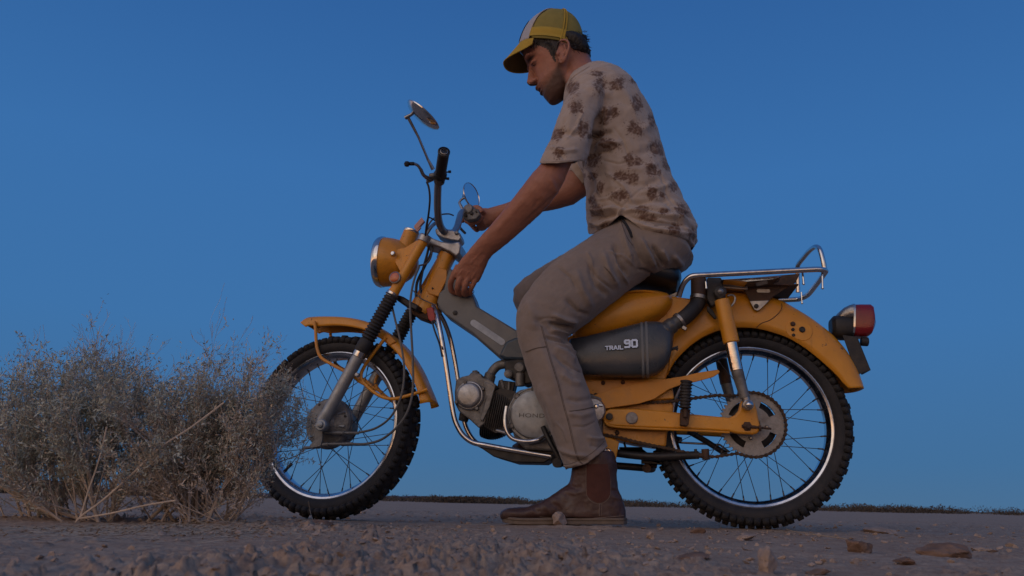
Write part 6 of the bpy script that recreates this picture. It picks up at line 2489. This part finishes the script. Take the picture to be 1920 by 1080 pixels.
for i, ((x, y), w, h, fl, lab, mt_) in enumerate(CLODS):
    p = gpx(x, y)
    s_ = np.linalg.norm(gpx(x+1, y)-p)
    size = w*s_*.58
    me = rock_mesh('clod', size, 40+i, fl*(h/w)/max(fl, .01) if False else max(.22, h/w), 4, M[mt_], .5)
    o = link('dirt_clod', me, None, None, True, 28)
    o.location = (p[0], p[1]+size*.5, gz(p[0], p[1]+size*.5)+size*max(.22, h/w)*.45)
    o.rotation_euler = (rng.uniform(-.2, .2), rng.uniform(-.2, .2), rng.uniform(0, 3))
    tag(o, lab, 'dirt clod', 'loose clods of dirt')

# crumbs and flakes too many to count
protos = []
for i in range(10):
    m_ = rock_mesh('p', 1, 100+i, rng.uniform(.18, .5), 1, M['clod'], .8)
    v, _n = get(m_)
    f = np.array([p_.vertices[:] for p_ in m_.polygons])
    protos.append((v, f))
VV, FF, base_i = [], [], 0
N_CR = 9500
rr_ = .33*(4.2/.33)**rng.random(N_CR)
aa_ = YAW+rng.uniform(-.62, .62, N_CR)
cx3 = CAM[0]+rr_*np.sin(aa_)
cy3 = CAM[1]+rr_*np.cos(aa_)
dens = .5+.9*pnoise(np.stack([cx3, cy3, cx3*0], 1)*1.9+21)
keep = (rng.random(N_CR) < np.clip(dens+.1, .12, 1)) & ~((cx3 < .15) & (cy3 < -.7) & (rng.random(N_CR) < .8))
cx3, cy3, rr3 = cx3[keep], cy3[keep], rr_[keep]
cz3 = ground_h(cx3, cy3)
for x, y, z, r_ in zip(cx3, cy3, cz3, rr3):
    v, f = protos[rng.integers(10)]
    s_ = (.0012+.0062*rng.random()**3.5)*(.55+.45*min(r_, 2.2))
    th = rng.uniform(0, 2*PI)
    ca, sa = math.cos(th), math.sin(th)
    tl = rng.normal(0, .75)
    R3 = np.array([[ca, -sa, 0], [sa, ca, 0], [0, 0, 1]]) @ np.array([[1, 0, 0], [0, math.cos(tl), -math.sin(tl)], [0, math.sin(tl), math.cos(tl)]])
    VV.append(v*s_ @ R3.T+[x, y, z+s_*.2])
    FF.append(f+base_i)
    base_i += len(v)
me = fast_mesh('dirt_crumbs', np.concatenate(VV), np.concatenate(FF))
o = link('dirt_crumbs', me, M['clod'], None, True, 30)
tag(o, 'crumbs and small flakes of dirt strewn over the ground', kind='stuff')

# ---------------------------------------------------------------- shrub
M['twig'] = mat('dry grey twig', (.42, .35, .295), .9, 0, .25, 40, .0005, 200, spec=.1)
M['twig_pale'] = mat('pale dry twig', (.55, .46, .375), .9, 0, .2, 40, spec=.1)
M['leaf'] = mat('grey green leaf', (.45, .475, .41), .85, 0, .35, 9, spec=.15)
M['leaf_dry'] = mat('dry leaf', (.47, .39, .315), .9, 0, .3, 14, spec=.1)


def rot_rand(d, ang_):
    a = unit(np.cross(d, rng.normal(size=3)))
    return unit(d*math.cos(ang_)+a*math.sin(ang_))


XMAX = P(512, 800, -.62)[0]


class Shrub:
    def __init__(self):
        self.br = MB()
        self.pale = MB()
        self.lf, self.ld = [], []

    def leaves(self, p, d, n, size, dry):
        for _ in range(n):
            t = rng.uniform(-.012, .012)
            c = p+d*t+rng.normal(0, .0042, 3)
            a = unit(d*.6+rng.normal(size=3)*.75)
            b = unit(np.cross(a, rng.normal(size=3)))
            s = size*rng.uniform(.55, 1.35)
            mid = c+a*s*.5
            nrm = np.cross(a, b)*s*.08
            quad = [c, mid+b*s*.13+nrm, c+a*s, mid-b*s*.13+nrm]
            (self.ld if rng.random() < dry else self.lf).append(quad)

    def grow(self, p, d, L_, r, lvl, leafy, dry, up):
        n = max(4, int(L_/.018))
        pts = [p]
        q = p.copy()
        dd_ = d.copy()
        for i in range(n):
            dd_ = unit(dd_+rng.normal(0, .075+.015*lvl, 3)+V(0, 0, up))
            if q[0] > XMAX and dd_[0] > 0:
                dd_ = unit(V(-.25*dd_[0], dd_[1], max(dd_[2], .3)))
            q = q+dd_*L_/n
            if q[2] < .012:
                q[2] = .012
                dd_[2] = abs(dd_[2])
            pts.append(q.copy())
        pts = np.array(pts)
        rr = np.linspace(r, max(r*.35, .00035), len(pts))
        (self.pale if lvl >= 1 and rng.random() < .34 else self.br).tube(pts, rr, 6 if lvl < 2 else (4 if lvl < 3 else 3), caps=False)
        T = np.gradient(pts, axis=0)
        if lvl >= 2:
            for i in range(1, len(pts)):
                hgt = pts[i][2]
                if rng.random() < leafy*.62*min(1, max(.10, 1-(hgt-.30)/.10)):
                    self.leaves(pts[i], unit(T[i]), rng.integers(4, 9), .0098, dry+(.25 if hgt < .1 else 0))
        if lvl < 4:
            nch = (8, 5, 3, 1)[lvl]
            for _ in range(nch):
                k = int(len(pts)*rng.uniform(.2 if lvl else .10, .98))
                k = min(max(k, 1), len(pts)-1)
                ch_d = rot_rand(unit(T[k]), rng.uniform(.22, .68))
                self.grow(pts[k], unit(ch_d+V(0, 0, .18)), L_*rng.uniform(.36, .66), rr[k]*.62, lvl+1, leafy, dry, up)


def shrub(base, spread, H_, stems, leafy, dry, label, lean=(0, 0)):
    s = Shrub()
    for i in range(stems):
        a = rng.uniform(0, 2*PI)
        tilt = rng.uniform(.12, spread)
        d = unit(V(math.cos(a)*math.sin(tilt)+lean[0], .75*math.sin(a)*math.sin(tilt)+lean[1], math.cos(tilt)))
        s.grow(V(base[0]+rng.normal(0, .03), base[1]+rng.normal(0, .02), .004), d, H_*rng.uniform(.42, .68), rng.uniform(.0016, .0050), 0, leafy, dry, .02)
    for i in range(int(stems*.6)):
        a = rng.uniform(0, 2*PI)
        tilt = rng.uniform(.9, 1.35)
        d = unit(V(math.cos(a)*math.sin(tilt), .6*math.sin(a)*math.sin(tilt), math.cos(tilt)))
        s.grow(V(base[0]+rng.normal(0, .035), base[1]+rng.normal(0, .02), .004), d, H_*rng.uniform(.22, .38), rng.uniform(.001, .0022), 1, leafy, min(1, dry+.25), .03)
    root = empty('shrub', (base[0], base[1], 0), label, 'shrub', None)
    b_ = part('branches', s.br, M['twig'], root, sharp=None, fixn=False)
    b_['kind'] = 'stuff'
    if s.pale.n:
        b_ = part('dry_twigs', s.pale, M['twig_pale'], root, sharp=None, fixn=False)
        b_['kind'] = 'stuff'
    for arr, nm, mt_ in ((s.lf, 'leaves', 'leaf'), (s.ld, 'dry_leaves', 'leaf_dry')):
        if arr:
            A_ = np.array(arr)
            me_ = fast_mesh(nm, A_.reshape(-1, 3), np.arange(len(A_)*4).reshape(-1, 4))
            o_ = link(nm, me_, M[mt_], root, False)
            o_['kind'] = 'stuff'
    return root, s


tot = 0
BY = -.62
bL, bC, bR = P(205, 985, BY), P(290, 985, BY), P(410, 985, BY)
for base, spread, H_, stems, leafy, dry, lab, lean in (
    ((bL[0]-.17, BY+.03), 1.1, .42, 9, .46, .12, 'grey green saltbush cut by the left edge of the picture', (-.1, 0)),
    ((bL[0]-.03, BY-.02), .1*11.0, .44, 13, .46, .10, 'leafy blue green saltbush left of the tallest one, its twigs leaning left', (-.25, 0)),
    ((bC[0]+.03, BY+.03), .95, .44, 14, .46, .2, 'tallest grey saltbush in the middle of the clump, with bare twigs on top', (0, 0)),
    ((bR[0]-.03, BY), 1.0, .38, 15, .32, .55, 'dry brownish saltbush leaning against the front wheel', (-.05, 0)),
):
    r_, s_ = shrub(base, spread, H_, stems, leafy, dry, lab, lean)
    tot += len(s_.lf)+len(s_.ld)
    print('shrub leaves', len(s_.lf), len(s_.ld), 'branch verts', s_.br.n, s_.pale.n)
# long bare twigs lying out on the left and across the bush
tw = MB()
for pts, r0 in (([(0, 975), (60, 979), (110, 980), (150, 984)], .0022), ([(128, 1000), (150, 970), (190, 940), (236, 900), (300, 840), (360, 800), (420, 755)], .0020), ([(150, 972), (166, 920), (180, 880), (192, 838), (200, 800)], .0018), ([(150, 972), (210, 962), (270, 948), (330, 938)], .0018)):
    tw.tube(smooth_path([P(x, y, BY-.10) for x, y in pts], 5), r0, 6)
o = part('fallen_twigs', tw, M['twig_pale'], None)
tag(o, 'long bare pale twigs crossing low in front of the saltbush', 'twigs')
# litter of straw around the shrub foot
lt_ = []
for i in range(2600):
    x = rng.normal(350, 210)
    y = 985+abs(rng.normal(0, 11))
    p = gpx(x, y)
    th = rng.uniform(0, PI)
    L_ = rng.uniform(.003, .014)*(1 if rng.random() < .9 else 2)
    a = V(math.cos(th), math.sin(th), rng.normal(0, .15))*L_
    b = V(-math.sin(th), math.cos(th), .3)*.0009
    z = gz(p[0], p[1])+.001
    c = V(p[0], p[1], z)
    lt_.append([c-a-b, c+a-b, c+a+b, c-a+b])
A_ = np.array(lt_)
me = fast_mesh('straw_litter', A_.reshape(-1, 3), np.arange(len(A_)*4).reshape(-1, 4))
o = link('straw_litter', me, M['straw'], None, False)
tag(o, 'pale straw and leaf litter scattered at the foot of the saltbush', kind='stuff')
tw = MB()
tw.tube(smooth_path([gpx(1462, 985)+V(0, 0, .012), gpx(1475, 998)+V(0, 0, .008), gpx(1510, 1008)+V(0, 0, .009), gpx(1555, 1015)+V(0, 0, .009), gpx(1590, 1020)+V(0, 0, .008)], 6), .0011, 6)
o = part('dry_stalk', tw, M['straw'], None)
tag(o, 'single pale dry stalk lying beside the rear wheel', 'stalk')
tw = MB()
tw.tube(smooth_path([gpx(590, 990)+V(0, 0, .008), P(583, 965, -.35), P(578, 940, -.35)], 6), .0009, 6)
o = part('dry_stalk', tw, M['straw'], None)
tag(o, 'single upright dry stalk in front of the front wheel', 'stalk')
